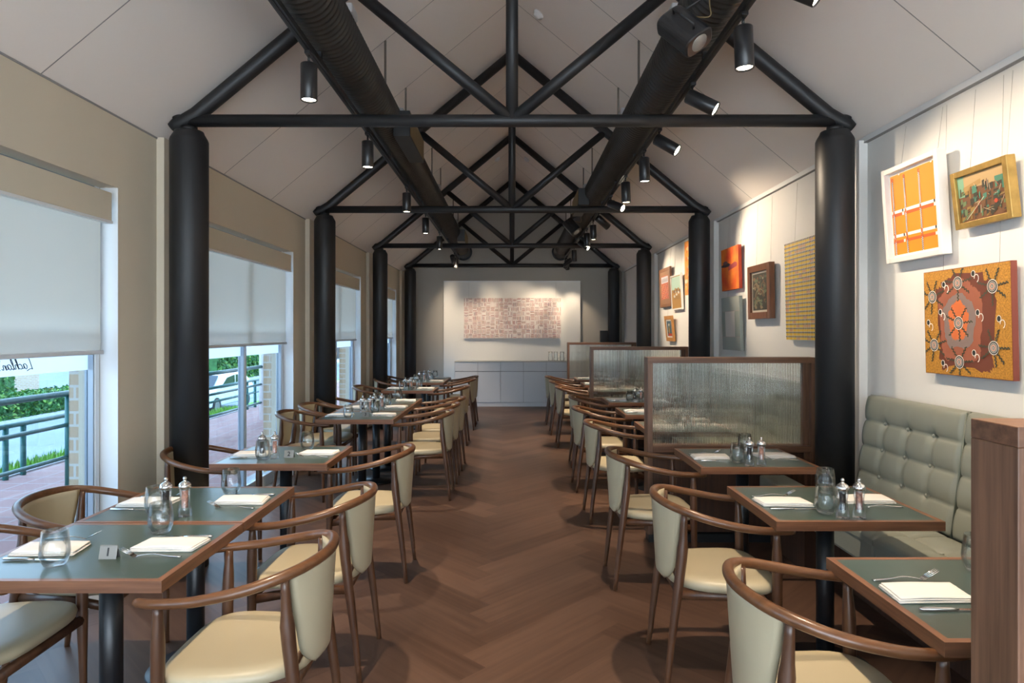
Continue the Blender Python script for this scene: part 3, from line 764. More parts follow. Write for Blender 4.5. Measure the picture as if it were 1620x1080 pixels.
def make_mill(fill, name):
    e = empty(name)
    mb = MB(); mb.lathe([(0, 0), (.0265, 0), (.0275, .003), (.0265, .010), (.0275, .014), (.0265, .020), (.0275, .026), (.0255, .034), (.0225, .048), (.019, .068), (.0195, .082), (.0215, .100), (.0215, .112), (.0205, .118), (0, .118)], 'acrylic', 28)
    mb.build('clear_body', None, e)
    mb = MB(); mb.lathe([(0, .036), (.0125, .036), (.0125, .108), (0, .108)], fill, 20); mb.build('filling', None, e)
    mb = MB(); mb.lathe([(.0, .1182), (.0235, .1182), (.0255, .124), (.0255, .130), (.0215, .139), (.012, .146), (.006, .149), (.005, .153), (.0075, .158), (.0075, .162), (.004, .167), (0, .168)], 'chrome', 28); mb.build('chrome_cap', None, e)
    return e
NAP = [snapshot(make_napkin(k)) for k in (1, 2)]
KN, FK, GL = snapshot(make_knife()), snapshot(make_fork()), snapshot(make_glass())
PM, SM = snapshot(make_mill('peppercorn', 'pepper_mill')), snapshot(make_mill('pink_salt', 'salt_mill'))

_o = ['nearest', 'second', 'third', 'fourth', 'fifth', 'sixth', 'seventh', 'second farthest', 'farthest']
LT = [o_+' left table' for o_ in _o]
RT = [o_+' right table' for o_ in _o]
TZ0 = .7503
rr = random.Random(11)
def setting(tx, ty, side, tname, where, seed, hide=False):
    """side=+1: the guest sits at +x looking to -x"""
    a = PI if side < 0 else 0
    def P(x, y): return (tx+side*x, ty+side*y, TZ0)
    j = lambda s: (rr.random()-.5)*s
    n = inst(NAP[seed % 2], 'nap%d' % (seed % 2), P(.205+j(.01), .02+j(.012)), a+j(.10))
    tag(n, 'folded white napkin on the %s of the %s' % (where, tname), 'napkin', 'folded napkins')
    f = inst(FK, 'fork', P(.20+j(.015), -.095+j(.008)), a+j(.12)); tag(f, 'steel fork on the %s of the %s' % (where, tname), 'fork', 'forks')
    k = inst(KN, 'knife', P(.19+j(.02), .125+j(.008)), a+j(.06)); tag(k, 'steel knife on the %s of the %s' % (where, tname), 'knife', 'knives')
    g = inst(GL, 'glass', P(.085+j(.01), .175+j(.012)), j(1)); tag(g, 'stemless drinking glass on the %s of the %s' % (where, tname), 'glass', 'stemless drinking glasses')
def mills(x, y, tname, dy=0):
    p = inst(PM, 'pm', (x, y, TZ0)); tag(p, 'clear pepper mill with chrome cap on the %s' % tname, 'pepper mill', 'pepper mills')
    s = inst(SM, 'sm', (x+.072, y+dy, TZ0)); tag(s, 'clear mill of pink salt with chrome cap on the %s' % tname, 'salt mill', 'salt mills')
def number(x, y, txt, rz=0, tn=''):
    e = empty('table_number', (x, y, TZ0)); w, h = .030, .044
    mb = MB(); mb.prism([(-w, -.012, 0), (-w, -.0105, 0), (-w, .0003, h), (-w, 0, h+.0015)], (2*w, 0, 0), 'brushed')
    mb.prism([(-w, .016, 0), (-w, .0145, 0), (-w, -.0015, h), (-w, -.0008, h+.0015)], (2*w, 0, 0), 'brushed'); mb.build('folded_plate', None, e)
    t = math.atan2(.012, h); textmesh(txt, .038, 'digit', 'ink', e, (0, -.0074, h/2), (PI/2-t, 0, 0))
    e.rotation_euler = (0, 0, rz)
    tag(e, 'small metal sign reading %s on the %s' % (txt, tn), 'table number', 'table number signs')

LY = [2.325, 2.945, 4.11, 6.03, 6.648, 7.266, 8.86, 10.22, 10.838]
LX = [-1.445, -1.445, -1.44, -1.40, -1.40, -1.40, -1.39, -1.40, -1.40]
LXB = [-.61, -.635, -.62, -.535, -.53, -.52, -.575, -.565, -.56]
LYC = [2.235, 3.02, 4.13, 6.05, 6.68, 7.30, 8.88, 10.23, 10.87]
WXB = [-2.20]*9
NUM = {0: '1', 2: '2', 3: '3', 6: '4'}
for i in range(9):
    x, y = LX[i], LY[i]
    t = inst(TB, 'table', (x, y, 0)); tag(t, 'green-topped pedestal table with walnut edge, the ' + LT[i] + ' from the camera', 'table', 'green-topped pedestal tables')
    c = inst(CH, 'chair', (LXB[i]-.280, LYC[i], 0), PI+(rr.random()-.5)*.05); tag(c, 'walnut armchair with beige seat, aisle side of the ' + LT[i], 'armchair', 'walnut armchairs')
    c = inst(CH, 'chair', (WXB[i]+.285, y+(rr.random()-.5)*.03, 0), (rr.random()-.5)*.06); tag(c, 'walnut armchair with beige seat, window side of the ' + LT[i], 'armchair', 'walnut armchairs')
    setting(x, y, 1, LT[i], 'aisle side', i); setting(x, y, -1, LT[i], 'window side', i+1)
    if i in NUM: number(x+.055, y-.10, NUM[i], -.08 if i else .02, LT[i])
for i, (x, y) in {1: (-1.46, 2.72), 2: (-1.535, 3.96), 4: (-1.37, 6.42), 3: (-1.44, 6.22), 6: (-1.44, 8.72), 7: (-1.44, 10.05), 8: (-1.44, 10.68)}.items(): mills(x, y, LT[i], .015)
RY = [1.62+.306, 2.65+.306, 3.71+.306]; 
RYC = [1.93, 2.96, 4.02, 5.34, 6.36, 7.46, 8.74, 9.76, 10.81]
RXB = [.646, .637, .58, .59, .585, .65, .58, .553, .545]
k = 0
for bay in range(3):
    for q in range(3):
        i = bay*3+q; x = 1.0875+TW/2 if bay == 0 else 1.065+TW/2; y = RY[q]+3.4*bay
        t = inst(TB, 'table', (x, y, 0)); tag(t, 'green-topped pedestal table with walnut edge, the ' + RT[i] + ' from the camera', 'table', 'green-topped pedestal tables')
        c = inst(CH, 'chair', (RXB[i]+.280, RYC[i], 0), (rr.random()-.5)*.05); tag(c, 'walnut armchair with beige seat, aisle side of the ' + RT[i], 'armchair', 'walnut armchairs')
        setting(x, y, -1, RT[i], 'aisle side', i); setting(x, y, 1, RT[i], 'bench side', i+1)
        if q or bay: mills(x-.05, y-.255, RT[i], .005)
        else: mills(x+.17, y-.20, RT[i], .005)

# ------------------------------------------------------------------ glazed screens
def screen(y, lab):
    e = empty('glazed_screen', (0, y, 0)); x0, x1 = .985, 2.21; z1 = 1.345; d = .13
    for xa, xb in ((x0, x0+.037), (x1-.037, x1)): MB().box((xa, 0, .06), (xb, d, z1-.041), 'screen_wood_z', .002).build('stile', None, e)
    MB().box((x0, 0, z1-.041), (x1, d, z1), 'screen_wood_x', .002).build('top_rail', None, e)
    MB().box((x0+.037, 0, .655), (x1-.037, d, .70), 'screen_wood_x', .002).build('middle_rail', None, e)
    MB().box((x0+.037, .03, .07), (x1-.037, d-.03, .655), 'screen_panel').build('lower_panel', None, e)
    MB().box((x1-.08, .012, .07), (x1-.037, d-.012, .655), 'screen_wood_z').build('inner_stile', None, e)
    MB().box((x0+.01, .012, 0), (x1-.01, d-.012, .06), 'ink').build('kick_base', None, e)
    # fluted pane: ribs on the front face, flat back
    n = 92; seg = 5; W0, W1 = x0+.037, x1-.078; pts = []
    for i in range(n*seg+1):
        u = i/(n*seg); ph = (i % seg)/seg
        pts.append((W0+u*(W1-W0), .062-.0028*math.sin(PI*ph), 0))
    z0, zt = .70, z1-.041
    mb = MB(); mb.grid([[(p[0], p[1], z0) for p in pts], [(p[0], p[1], zt) for p in pts]], 'fluted', False)
    gi = mb.mi('groove_shade')
    for q_, f in enumerate(mb.bm.faces):
        f.smooth = False
        if q_ % seg == 0: f.material_index = gi
    mb.quad([(W0, .069, z0), (W1, .069, z0), (W1, .069, zt), (W0, .069, zt)], 'fluted')
    A = [(W0, .062, z0), (W0, .069, z0), (W0, .069, zt), (W0, .062, zt)]; B = [(W1, p[1], p[2]) for p in A]; mb.quad(A, 'fluted'); mb.quad(B, 'fluted')
    bmesh.ops.remove_doubles(mb.bm, verts=mb.bm.verts, dist=1e-5)
    mb.build('fluted_glass', None, e)
    MB().box((W1, .04, z0), (W1+.041, .09, zt), 'screen_wood_z').build('glazing_post', None, e)
    tag(e, lab, 'screen', 'walnut screens with fluted glass')
screen(1.255, 'walnut glazed screen at the right edge, its end post nearest the camera')
screen(4.68, 'walnut screen with fluted glass just behind the third right table, largest in view')
screen(8.08, 'walnut screen with fluted glass, second of the three standing in the middle distance')
screen(11.46, 'walnut screen with clear-looking glass, farthest and beside the sideboard')

# ------------------------------------------------------------------ banquette bench with tufted cushions
def tuft(w, h, nu, nv, th, NX=56, NY=56):
    P = []
    for i in range(NY+1):
        row = []; v = i/NY; z = v*h
        for j in range(NX+1):
            u = j/NX; x = u*w
            cv = v*nv; cu = u*nu
            dz = (cv-round(cv))*h/nv; interior_z = 0 < round(cv) < nv
            du = (cu-round(cu))*w/nu; interior_u = 0 < round(cu) < nu
            puff = .020*(abs(math.sin(PI*cv))**.5)
            hgt = puff
            if interior_u:
                # vertical folds only between the rows of buttons, deepest at the buttons
                wv = 1.0 if 1 <= cv <= nv-1 else .25*(1-min(abs(cv-1), abs(cv-nv+1)))
                hgt -= .016*wv*math.exp(-(du/.022)**2)
                if interior_z: hgt -= .016*math.exp(-((du/.03)**2+(dz/.03)**2))
            edge = min(u*w, (1-u)*w, v*h, (1-v)*h)
            hgt = hgt if edge > .02 else hgt*max(0, edge/.02)**.5
            row.append((x, -th-hgt if edge > 1e-6 else -th*.75, z))
        P.append(row)
    return P
def cushion(name, w, h, nu, nv, th, parent, mat4, buttons=True):
    e = empty(name, parent=parent)
    P = tuft(w, h, nu, nv, th); mb = MB(); V = mb.grid(P, 'leather_sage')
    bm = mb.bm; rim = V[0]+[r[-1] for r in V[1:]]+V[-1][-2::-1]+[r[0] for r in V[-2:0:-1]]
    back = [bm.verts.new((v.co.x, 0, v.co.z)) for v in rim]; n = len(rim); fs = [bm.faces.new(back)]
    for i in range(n): fs.append(bm.faces.new((rim[i], rim[(i+1) % n], back[(i+1) % n], back[i])))
    mb._set(fs, 'leather_sage', False)
    for v in bm.verts: v.co = mat4 @ v.co
    o = mb.build(name, None, parent)
    bpy.data.objects.remove(e)
    if buttons:
        for a in range(1, nu):
            for b in range(1, nv):
                mb = MB(); mb.lathe([(0, 0), (.011, 0), (.009, .004), (0, .006)], 'leather_sage', 12)
                R_ = mat4 @ Matrix.Translation((a*w/nu, -th-.001, b*h/nv)) @ Matrix.Rotation(PI/2, 4, 'X')
                for v in mb.bm.verts: v.co = R_ @ v.co
                mb.build('button', None, o)
    return o
def bench(ya, yb, lab, nbuttons=True):
    """one run of banquette from depth ya to yb"""
    oy = (ya+yb)/2; e = empty('banquette_bench', (2.0, oy, 0)); M0 = Matrix.Translation((-2.0, -oy, 0))
    MB().box((0.0, ya-oy+.02, 0), (.05, yb-oy-.02, .34), 'screen_panel').build('kick_base', None, e)
    def wall_xf(x, y, z, lean): return M0 @ Matrix.Translation((x, y, z)) @ Matrix.Rotation(-PI/2, 4, 'Z') @ Matrix.Rotation(-lean, 4, 'X')
    n = max(1, round((yb-ya)/.92)); w = (yb-ya)/n; hb = math.hypot(.63, .08)
    for q in range(n):
        far = yb-q*w
        MB().box((1.785-2, far-w-oy+.003, .345), (2.16-2, far-oy-.003, .49), 'leather_sage', .02).build('seat_base', None, e)
        T = M0 @ Matrix.Translation((2.165, far-w, .475)) @ Matrix(((0, 0, -1, 0), (1, 0, 0, 0), (0, -1, 0, 0), (0, 0, 0, 1)))
        cushion('seat_cushion', w-.006, .385, 4, 2, .035, e, T @ Matrix.Translation((.003, 0, 0)), nbuttons)
        cushion('back_cushion', w-.008, hb, 4, 4, .065, e, wall_xf(2.235, far-.004, .50, math.atan2(.08, .63)), nbuttons)
        if q < n-1: MB().tube([(2.168-2, far-w-oy, .505), (2.247-2, far-w-oy, 1.13)], .005, 'piping', 8).build('piping', None, e)
    tag(e, lab, 'bench', 'sage leather banquettes')
def infill(ya, yb, lab):
    e = empty('banquette_infill_seat', (1.88, (ya+yb)/2, 0)); h = (yb-ya)/2-.004
    MB().box((-.095, -h, .345), (.095, h, .50), 'leather_sage', .015).build('seat_cushion', None, e)
    MB().box((-.02, -h+.02, 0), (.07, h-.02, .345), 'screen_panel').build('kick_base', None, e); tag(e, lab, 'bench')
bench(1.40, 4.075, 'sage green tufted leather banquette before the nearest right column, largest')
infill(4.075, 4.665, 'narrow sage seat in front of the nearest right column')
bench(4.825, 7.12, 'sage tufted banquette behind the nearest glazed screen', False)
infill(7.12, 7.41, 'narrow sage seat in front of the second right column')
bench(7.42, 8.065, 'short sage banquette between the second right column and second screen', False)
bench(8.225, 10.17, 'sage tufted banquette behind the second glazed screen', False)
infill(10.17, 10.46, 'narrow sage seat in front of the third right column')
bench(10.47, 11.45, 'short sage banquette before the farthest glazed screen', False)

# ------------------------------------------------------------------ pictures on the right wall
def picture(name, yc, w, zb, h, tilt, X, th, fill, frame=None, depth=0, fw=0, lab='', wires=True, sides=None):
    e = empty(name, (X, yc, zb), (tilt, 0, -PI/2))
    if frame:
        mb = MB()
        mb.box((-w/2, 0, 0), (-w/2+fw, th, h), frame, .003); mb.box((w/2-fw, 0, 0), (w/2, th, h), frame, .003)
        mb.box((-w/2+fw, 0, 0), (w/2-fw, th, fw), frame, .003); mb.box((-w/2+fw, 0, h-fw), (w/2-fw, th, h), frame, .003)
        mb.build('frame', None, e)
    f = fw if frame else 0
    mb = MB(); cw, chh = w-2*f, h-2*f
    y = depth if frame else 0
    fill(mb, cw, chh, lambda u, v, k=0: (-w/2+f+u*cw, y-.0006*k, f+v*chh), sides, (-w/2+f, y, f), (w/2-f, th-.002, h-f))
    mb.build('canvas', None, e, recalc=False)
    if wires:
        top = EAVE-.06
        for sx in (-.32, .32):
            a = Vector((sx*w, th, h-.08))
            # wire goes to the rail: in local space straight up the wall
            Mi = (Matrix.Translation((X, yc, zb)) @ Matrix.Rotation(-PI/2, 4, 'Z') @ Matrix.Rotation(tilt, 4, 'X')).inverted()
            b = Mi @ Vector((WALLX-.005, yc-sx*w, top))
            MB().tube([a, b], .0011, 'wire', 5).build('hanging_wire', None, e)
    tag(e, lab, 'picture')
    return e
def flat(c, n=None, **k): return pb('paint_%d' % len(bpy.data.materials), c, .6, **k)
def rect(mb, T, u0, v0, u1, v1, m, k=1): mb.quad([T(u0, v0, k), T(u1, v0, k), T(u1, v1, k), T(u0, v1, k)], m)
def disc(mb, T, u, v, ru, rv, m, k, n=28, jit=0, r=None):
    pts = []
    for i in range(n):
        a = 2*PI*i/n; q = 1+(r.random()-.5)*jit if jit else 1
        pts.append(T(u+ru*q*math.cos(a), v+rv*q*math.sin(a), k))
    mb.quad(pts, m)
def stroke(mb, T, pts, w, m, k, asp=1.0):
    for (a, b) in zip(pts, pts[1:]):
        dx, dy = b[0]-a[0], b[1]-a[1]; L = math.hypot(dx, dy) or 1; nx, ny = -dy/L*w/2, dx/L*w/2; ex, ey = dx/L*w*.2, dy/L*w*.2
        mb.quad([T(a[0]-nx-ex, a[1]-ny-ey, k), T(b[0]-nx+ex, b[1]-ny+ey, k), T(b[0]+nx+ex, b[1]+ny+ey, k), T(a[0]+nx-ex, a[1]+ny-ey, k)], m)
    return
ORANGE, RUST, WHT, BLK = flat((.80, .25, .012)), flat((.55, .10, .02)), flat((.85, .83, .78)), flat((.02, .02, .02))
def f_plaid(mb, w, h, T, sides, a, b):
    mb.box(a, b, WHT); mx, my = .03, .03
    U = lambda u: mx+u*(1-2*mx)
    rect(mb, T, U(0), U(.0), U(1), U(1), ORANGE, 1)
    for v in (.52, .235):
        rect(mb, T, U(0), v, U(1), v+.034, WHT, 2); rect(mb, T, U(0), v-.038-(.03 if v < .4 else 0), U(1), v-.004-(.03 if v < .4 else 0), RUST, 2)
        for u in (.235, .90): rect(mb, T, U(u), v+.002, U(u+.03), v+.034, BLK, 3); rect(mb, T, U(u), v-.038-(.03 if v < .4 else 0), U(u+.04), v-.004-(.03 if v < .4 else 0), WHT, 3)
    for u in (.035, .30, .62):
        rect(mb, T, U(u), U(0), U(u+.03), U(.955), WHT, 4)
        n = 78
        for i in range(n):
            v0 = i/n*.93
            q = i % 2
            rect(mb, T, U(u+.015*q), U(v0), U(u+.015*(q+1)), U(v0+.93/n), BLK, 5)
        for v in (.955, .53, .245, .19): rect(mb, T, U(u), U(v-.03), U(u+.03), U(v+.015), RUST, 6)
    for u in (.20, .88): rect(mb, T, U(u), .955, U(u+.03), .975, WHT, 5)
CT = {k: flat(v) for k, v in dict(teal=(.07, .22, .15), dk=(.05, .045, .03), gold=(.42, .26, .09), tan=(.50, .34, .16), br=(.18, .08, .035), rd=(.50, .07, .03), gr=(.14, .20, .09), lt=(.62, .52, .36), mint=(.22, .42, .27), ochre=(.32, .19, .05)).items()}
def f_city(mb, w, h, T, sides, a, b):
    mb.box(a, b, CT['br']); r = random.Random(4)
    rect(mb, T, 0, .70, 1, 1, CT['tan'], 1); rect(mb, T, 0, .55, .14, 1, CT['mint'], 2); rect(mb, T, .78, .52, 1, .80, CT['teal'], 2)
    mb.quad([T(.1, .62, 2), T(.5, .75, 2), T(.5, .85, 2), T(.12, .75, 2)], CT['gold'])
    for i in range(110):
        u, v = r.random()*.92, r.random()**1.3*.62+.02; ww, hh = .02+r.random()*.08, .03+r.random()*.16
        m = CT[r.choice(['dk', 'br', 'gr', 'br', 'ochre', 'dk', 'teal', 'dk'])]
        mb.quad([T(u, v, 3+i % 9*.3), T(min(1, u+ww), v+.02, 3+i % 9*.3), T(min(1, u+ww*1.1), min(.95, v+hh), 3+i % 9*.3), T(u+.01, min(.95, v+hh*.9), 3+i % 9*.3)], m)
    for i in range(22):
        u, v = .3+r.random()*.6, .1+r.random()*.6; a_ = r.random()*PI; l = .04+r.random()*.14
        stroke(mb, T, [(u, v), (min(.98, u+l*math.cos(a_)), min(.98, v+l*math.sin(a_)))], .008, CT[r.choice(['lt', 'lt', 'rd', 'tan'])], 7)
    stroke(mb, T, [(.15, .05), (.42, .32), (.55, .45)], .012, CT['lt'], 8); stroke(mb, T, [(.05, .02), (.38, .28)], .02, CT['gr'], 7)
    disc(mb, T, .78, .30, .035, .045, CT['rd'], 8)
DT = {k: flat(v) for k, v in dict(ochre=(.50, .235, .035), mar=(.175, .05, .03), terr=(.36, .115, .065), gry=(.26, .19, .17), org=(.68, .17, .05), blk=(.03, .035, .035), wht=(.80, .76, .68), ol=(.085, .08, .05), side=(.22, .05, .03), rd=(.50, .12, .05)).items()}
def f_dots(mb, w, h, T, sides, a, b):
    og = pb('dotted_ochre', (.50, .235, .035), .6, var=.35, vscale=120)
    mb.box(a, b, DT['side']); rect(mb, T, .005, .005, .995, .995, og, 1); r = random.Random(8)
    def blob(u, v, ru, rv, m, k, p=3.2, jit=.06, n=90):
        pts = []
        for i in range(n):
            a_ = 2*PI*i/n; c, s_ = math.cos(a_), math.sin(a_); q = 1+(r.random()-.5)*jit+.05*math.sin(5*a_)+.03*math.sin(9*a_+1)
            pts.append(T(u+ru*q*math.copysign(abs(c)**(2/p), c), v+rv*q*math.copysign(abs(s_)**(2/p), s_), k))
        c0 = T(u, v, k)
        for i in range(n): mb.quad([c0, pts[i], pts[(i+1) % n]], m)
    blob(.505, .485, .325, .43, DT['mar'], 2, 6, .08); blob(.45, .50, .25, .365, DT['terr'], 3, 3.5); blob(.44, .50, .185, .25, DT['gry'], 4, 2.6); blob(.435, .51, .115, .18, DT['org'], 5, 2.2, .14)
    cs = [(.12, .75), (.44, .86), (.82, .80), (.44, .49), (.13, .28), (.44, .13), (.82, .27)]
    for cu, cv in cs:
        for i in range(7):
            a_ = 2*PI*i/7+r.random()*.4; pts = []
            for q in range(8):
                t = .055+q*.016; off = .008*(-1)**q
                pts.append((min(.985, max(.015, cu+t*math.cos(a_)*.95-off*math.sin(a_))), min(.985, max(.015, cv+t*math.sin(a_)+off*math.cos(a_)))))
            stroke(mb, T, pts, .012, DT['ol'], 6)
        for rr_, m in ((.058, 'wht'), (.052, 'blk'), (.041, 'wht'), (.037, 'blk'), (.030, 'wht'), (.026, 'rd'), (.019, 'wht'), (.015, 'blk'), (.008, 'wht'), (.004, 'blk')):
            disc(mb, T, cu, cv, rr_*.93, rr_*1.05, DT[m], 7+(.056-rr_)*60)
    for u, v in ((.27, .86), (.62, .93), (.22, .60), (.06, .50), (.66, .58), (.88, .52), (.61, .22), (.24, .11)):
        disc(mb, T, u, v, .024, .030, DT['wht'], 7); disc(mb, T, u, v, .018, .024, DT['blk'], 8)
        s = 1 if v < .7 else -1
        arc = [(u+.035+.024*math.cos(t), v-.045+.035*math.sin(t)) for t in [PI*(-.4+1.4*q/8) for q in range(9)]]
        stroke(mb, T, [(min(.98, p), max(.02, q)) for p, q in arc], .008, DT['wht'], 7.5)
def f_orange(mb, w, h, T, sides, a, b):
    m = bpy.data.materials.new('orange_abstract'); m.use_nodes = True; nt = m.node_tree; bs = nt.nodes['Principled BSDF']
    tc = nt.nodes.new('ShaderNodeTexCoord'); n = nt.nodes.new('ShaderNodeTexNoise'); n.inputs['Scale'].default_value = 4; n.inputs['Detail'].default_value = 5; nt.links.new(tc.outputs['Object'], n.inputs[0])
    cr = nt.nodes.new('ShaderNodeValToRGB'); cr.color_ramp.elements[0].position = .35; cr.color_ramp.elements[0].color = (.70, .06, .015, 1); cr.color_ramp.elements[1].position = .62; cr.color_ramp.elements[1].color = (.88, .26, .03, 1)
    nt.links.new(n.outputs['Fac'], cr.inputs[0]); nt.links.new(cr.outputs[0], bs.inputs['Base Color']); bs.inputs['Roughness'].default_value = .6
    mb.box(a, b, flat((.50, .05, .015))); rect(mb, T, 0, 0, 1, 1, m, 1)
    d1, d2 = flat((.05, .03, .04)), flat((.33, .05, .06)); r = random.Random(2)
    disc(mb, T, .28, .60, .27, .045, d1, 2, 30, .2, r); disc(mb, T, .25, .66, .14, .04, flat((.20, .09, .10)), 3, 30, .3, r)
    mb.quad([T(.42, .46, 2), T(.92, .52, 2), T(.93, .60, 2), T(.80, .64, 2), T(.44, .56, 2)], d2)
def f_grey(mb, w, h, T, sides, a, b):
    g1, g2 = flat((.30, .34, .31)), flat((.36, .39, .36)); mb.box(a, b, g1)
    rect(mb, T, 0, 0, 1, .25, g2, 1); rect(mb, T, 0, .73, 1, 1, g2, 1); rect(mb, T, .2, .25, .74, .73, flat((.62, .58, .54)), 2)
    pk = flat((.50, .34, .30)); rect(mb, T, 0, .247, 1, .253, pk, 3); rect(mb, T, 0, .727, 1, .733, pk, 3)
def f_dark(mb, w, h, T, sides, a, b):
    mb.box(a, b, flat((.55, .50, .40))); bk = flat((.035, .035, .025)); rect(mb, T, .06, .05, .94, .95, bk, 1); r = random.Random(6)
    cl = [flat(c) for c in ((.14, .075, .04), (.12, .15, .09), (.22, .17, .10), (.30, .32, .24), (.07, .09, .06), (.20, .09, .05))]
    for i in range(80):
        u, v = .14+r.random()*.72, .12+r.random()*.76; disc(mb, T, u, v, .02+r.random()*.07, .015+r.random()*.05, r.choice(cl if v > .5 else cl[:3]+[bk]), 2+i*.04, 12, .5, r)
    for k, (u, v, q) in enumerate(((.5, .38, .26), (.5, .36, .2), (.28, .62, .13), (.72, .62, .13))):
        arc = [(u+q*math.cos(t), v+q*.7*math.sin(t)) for t in [PI*j/14 for j in range(15)]]
        stroke(mb, T, arc, .03, cl[0 if k % 2 else 2], 6)
def f_grid(mb, w, h, T, sides, a, b):
    base, yl, bl, og, wh = flat((.78, .72, .58)), flat((.85, .55, .03)), flat((.03, .05, .09)), flat((.72, .38, .16)), flat((.84, .82, .78))
    mb.box(a, b, yl); rect(mb, T, 0, 0, 1, 1, flat((.82, .68, .40)), 1); nr, nc = 24, 26; r = random.Random(9)
    for i in range(nr): 
        v = i/nr
        for q in range(10): rect(mb, T, q/10, v+.004, (q+1)/10-.004, v+.026, yl if r.random() < .75 else og, 2)
    for j in range(nc): rect(mb, T, (j+.74)/nc, 0, (j+.84)/nc, 1, wh if j % 3 else og, 3)
    for i in range(nr):
        for j in range(nc): rect(mb, T, (j+.08)/nc, (i+.62)/nr, (j+.64)/nc, (i+.98)/nr, bl if r.random() > .1 else flat_g, 4)
flat_g = flat((.10, .14, .20))
def f_script(mb, w, h, T, sides, a, b):
    mb.box(a, b, flat((.30, .16, .09))); rect(mb, T, .12, .14, .88, .86, flat((.50, .14, .08)), 1); rect(mb, T, .14, .64, .86, .84, flat((.62, .60, .66)), 2); r = random.Random(1)
    cs = [flat((.75, .45, .15)), flat((.20, .12, .14)), flat((.75, .15, .10)), flat((.60, .35, .30))]
    for i in range(9):
        for j in range(10): disc(mb, T, .17+j*.072, .18+i*.05, .026, .012, cs[(i*3+j+(r.random() < .3)) % 4], 3, 8)
    for j in range(5): stroke(mb, T, [(.2+j*.13, .67), (.24+j*.13, .79), (.27+j*.13, .68)], .02, BLK, 4)
def f_horse(mb, w, h, T, sides, a, b):
    mb.box(a, b, flat((.38, .20, .05))); rect(mb, T, .03, .50, .97, .98, flat((.36, .52, .44)), 1); r = random.Random(3)
    for i in range(6): disc(mb, T, .12+i*.15, .52+r.random()*.08, .09, .06, CT['br'] if i % 2 else CT['ochre'], 2, 14, .3, r)
    for i in range(3): disc(mb, T, .3+i*.22, .38+.05*i, .09, .04, flat((.60, .58, .50)), 3, 14, .3, r); stroke(mb, T, [(.26+i*.22, .38), (.25+i*.22, .28)], .02, CT['dk'], 3); stroke(mb, T, [(.36+i*.22, .38), (.37+i*.22, .28)], .02, CT['dk'], 3)
def f_small(mb, w, h, T, sides, a, b):
    mb.box(a, b, WHT); rect(mb, T, .12, .08, .88, .92, flat((.06, .12, .16)), 1); disc(mb, T, .5, .7, .14, .08, flat((.60, .60, .50)), 2); disc(mb, T, .45, .42, .12, .2, CT['gold'], 2)
    rect(mb, T, .25, .08, .88, .22, CT['rd'], 3); stroke(mb, T, [(.2, .3), (.7, .75)], .05, CT['gr'], 3)
def f_tall(mb, w, h, T, sides, a, b):
    mb.box(a, b, flat((.70, .28, .06))); r = random.Random(12); cl = [flat(c) for c in ((.72, .68, .62), (.75, .45, .08), (.65, .16, .05), (.62, .50, .30))]
    for i in range(70): disc(mb, T, .1+r.random()*.8, .04+r.random()*.92, .05+r.random()*.05, .02+r.random()*.03, cl[i % 4], 1+i*.03, 10, .4, r)
GOLD = pb('gilt_frame', (.42, .27, .08), .35, metal=.5, var=.2, vscale=20)
WF = pb('white_frame', (.80, .78, .74), .4); DW = wood('dark_frame', (.12, .045, .02), (.22, .09, .045), 'z', .35); OW = wood('pine_frame', (.45, .20, .05), (.62, .30, .09), 'z', .4); BW = wood('brown_frame', (.20, .09, .045), (.30, .15, .08), 'z', .5)
picture('framed_picture', 3.657, .511, 1.941, .560, .062, 2.271, .054, f_plaid, WF, .030, .030, 'orange plaid picture with chequered bands in a deep white box frame')
picture('framed_picture', 3.126, .378, 2.051, .289, .112, 2.280, .045, f_city, GOLD, .016, .030, 'small green and brown city scene in a gilt frame')
picture('wall_painting', 3.262, .625, 1.305, .553, .023, 2.295, .03, f_dots, lab='ochre and maroon dot painting with seven concentric circles, above the banquette')
picture('wall_painting', 6.763, .524, 1.972, .442, .025, 2.290, .035, f_orange, lab='unframed orange abstract canvas with a dark smudge')
picture('wall_painting', 6.729, .542, 1.341, .554, .030, 2.290, .035, f_grey, lab='unframed grey-green canvas with a pale rectangle, below the orange one')
picture('framed_picture', 5.953, .527, 1.651, .501, .016, 2.275, .05, f_dark, DW, .020, .062, 'dark painting in a heavy dark brown wooden frame')
picture('wall_painting', 5.070, .640, 1.466, .794, .021, 2.295, .03, f_grid, lab='tall canvas with a yellow grid of small dark dashes, beside the nearest right column')
picture('wall_painting', 9.653, .676, 1.905, .578, .034, 2.295, .03, f_script, BW, .004, .05, lab='far red and lilac patterned panel in a brown frame')
picture('framed_picture', 8.985, .558, 1.838, .492, .052, 2.295, .03, f_horse, WF, .008, .022, 'far landscape with riders in a thin pale frame')
picture('framed_picture', 9.363, .438, 1.396, .370, .104, 2.295, .03, f_small, OW, .010, .055, 'smallest far picture in a golden wooden frame, below the two others')
picture('wall_painting', 8.30, .50, 2.017, .70, .012, 2.295, .03, f_tall, lab='tall orange and cream canvas half hidden by the second right column')

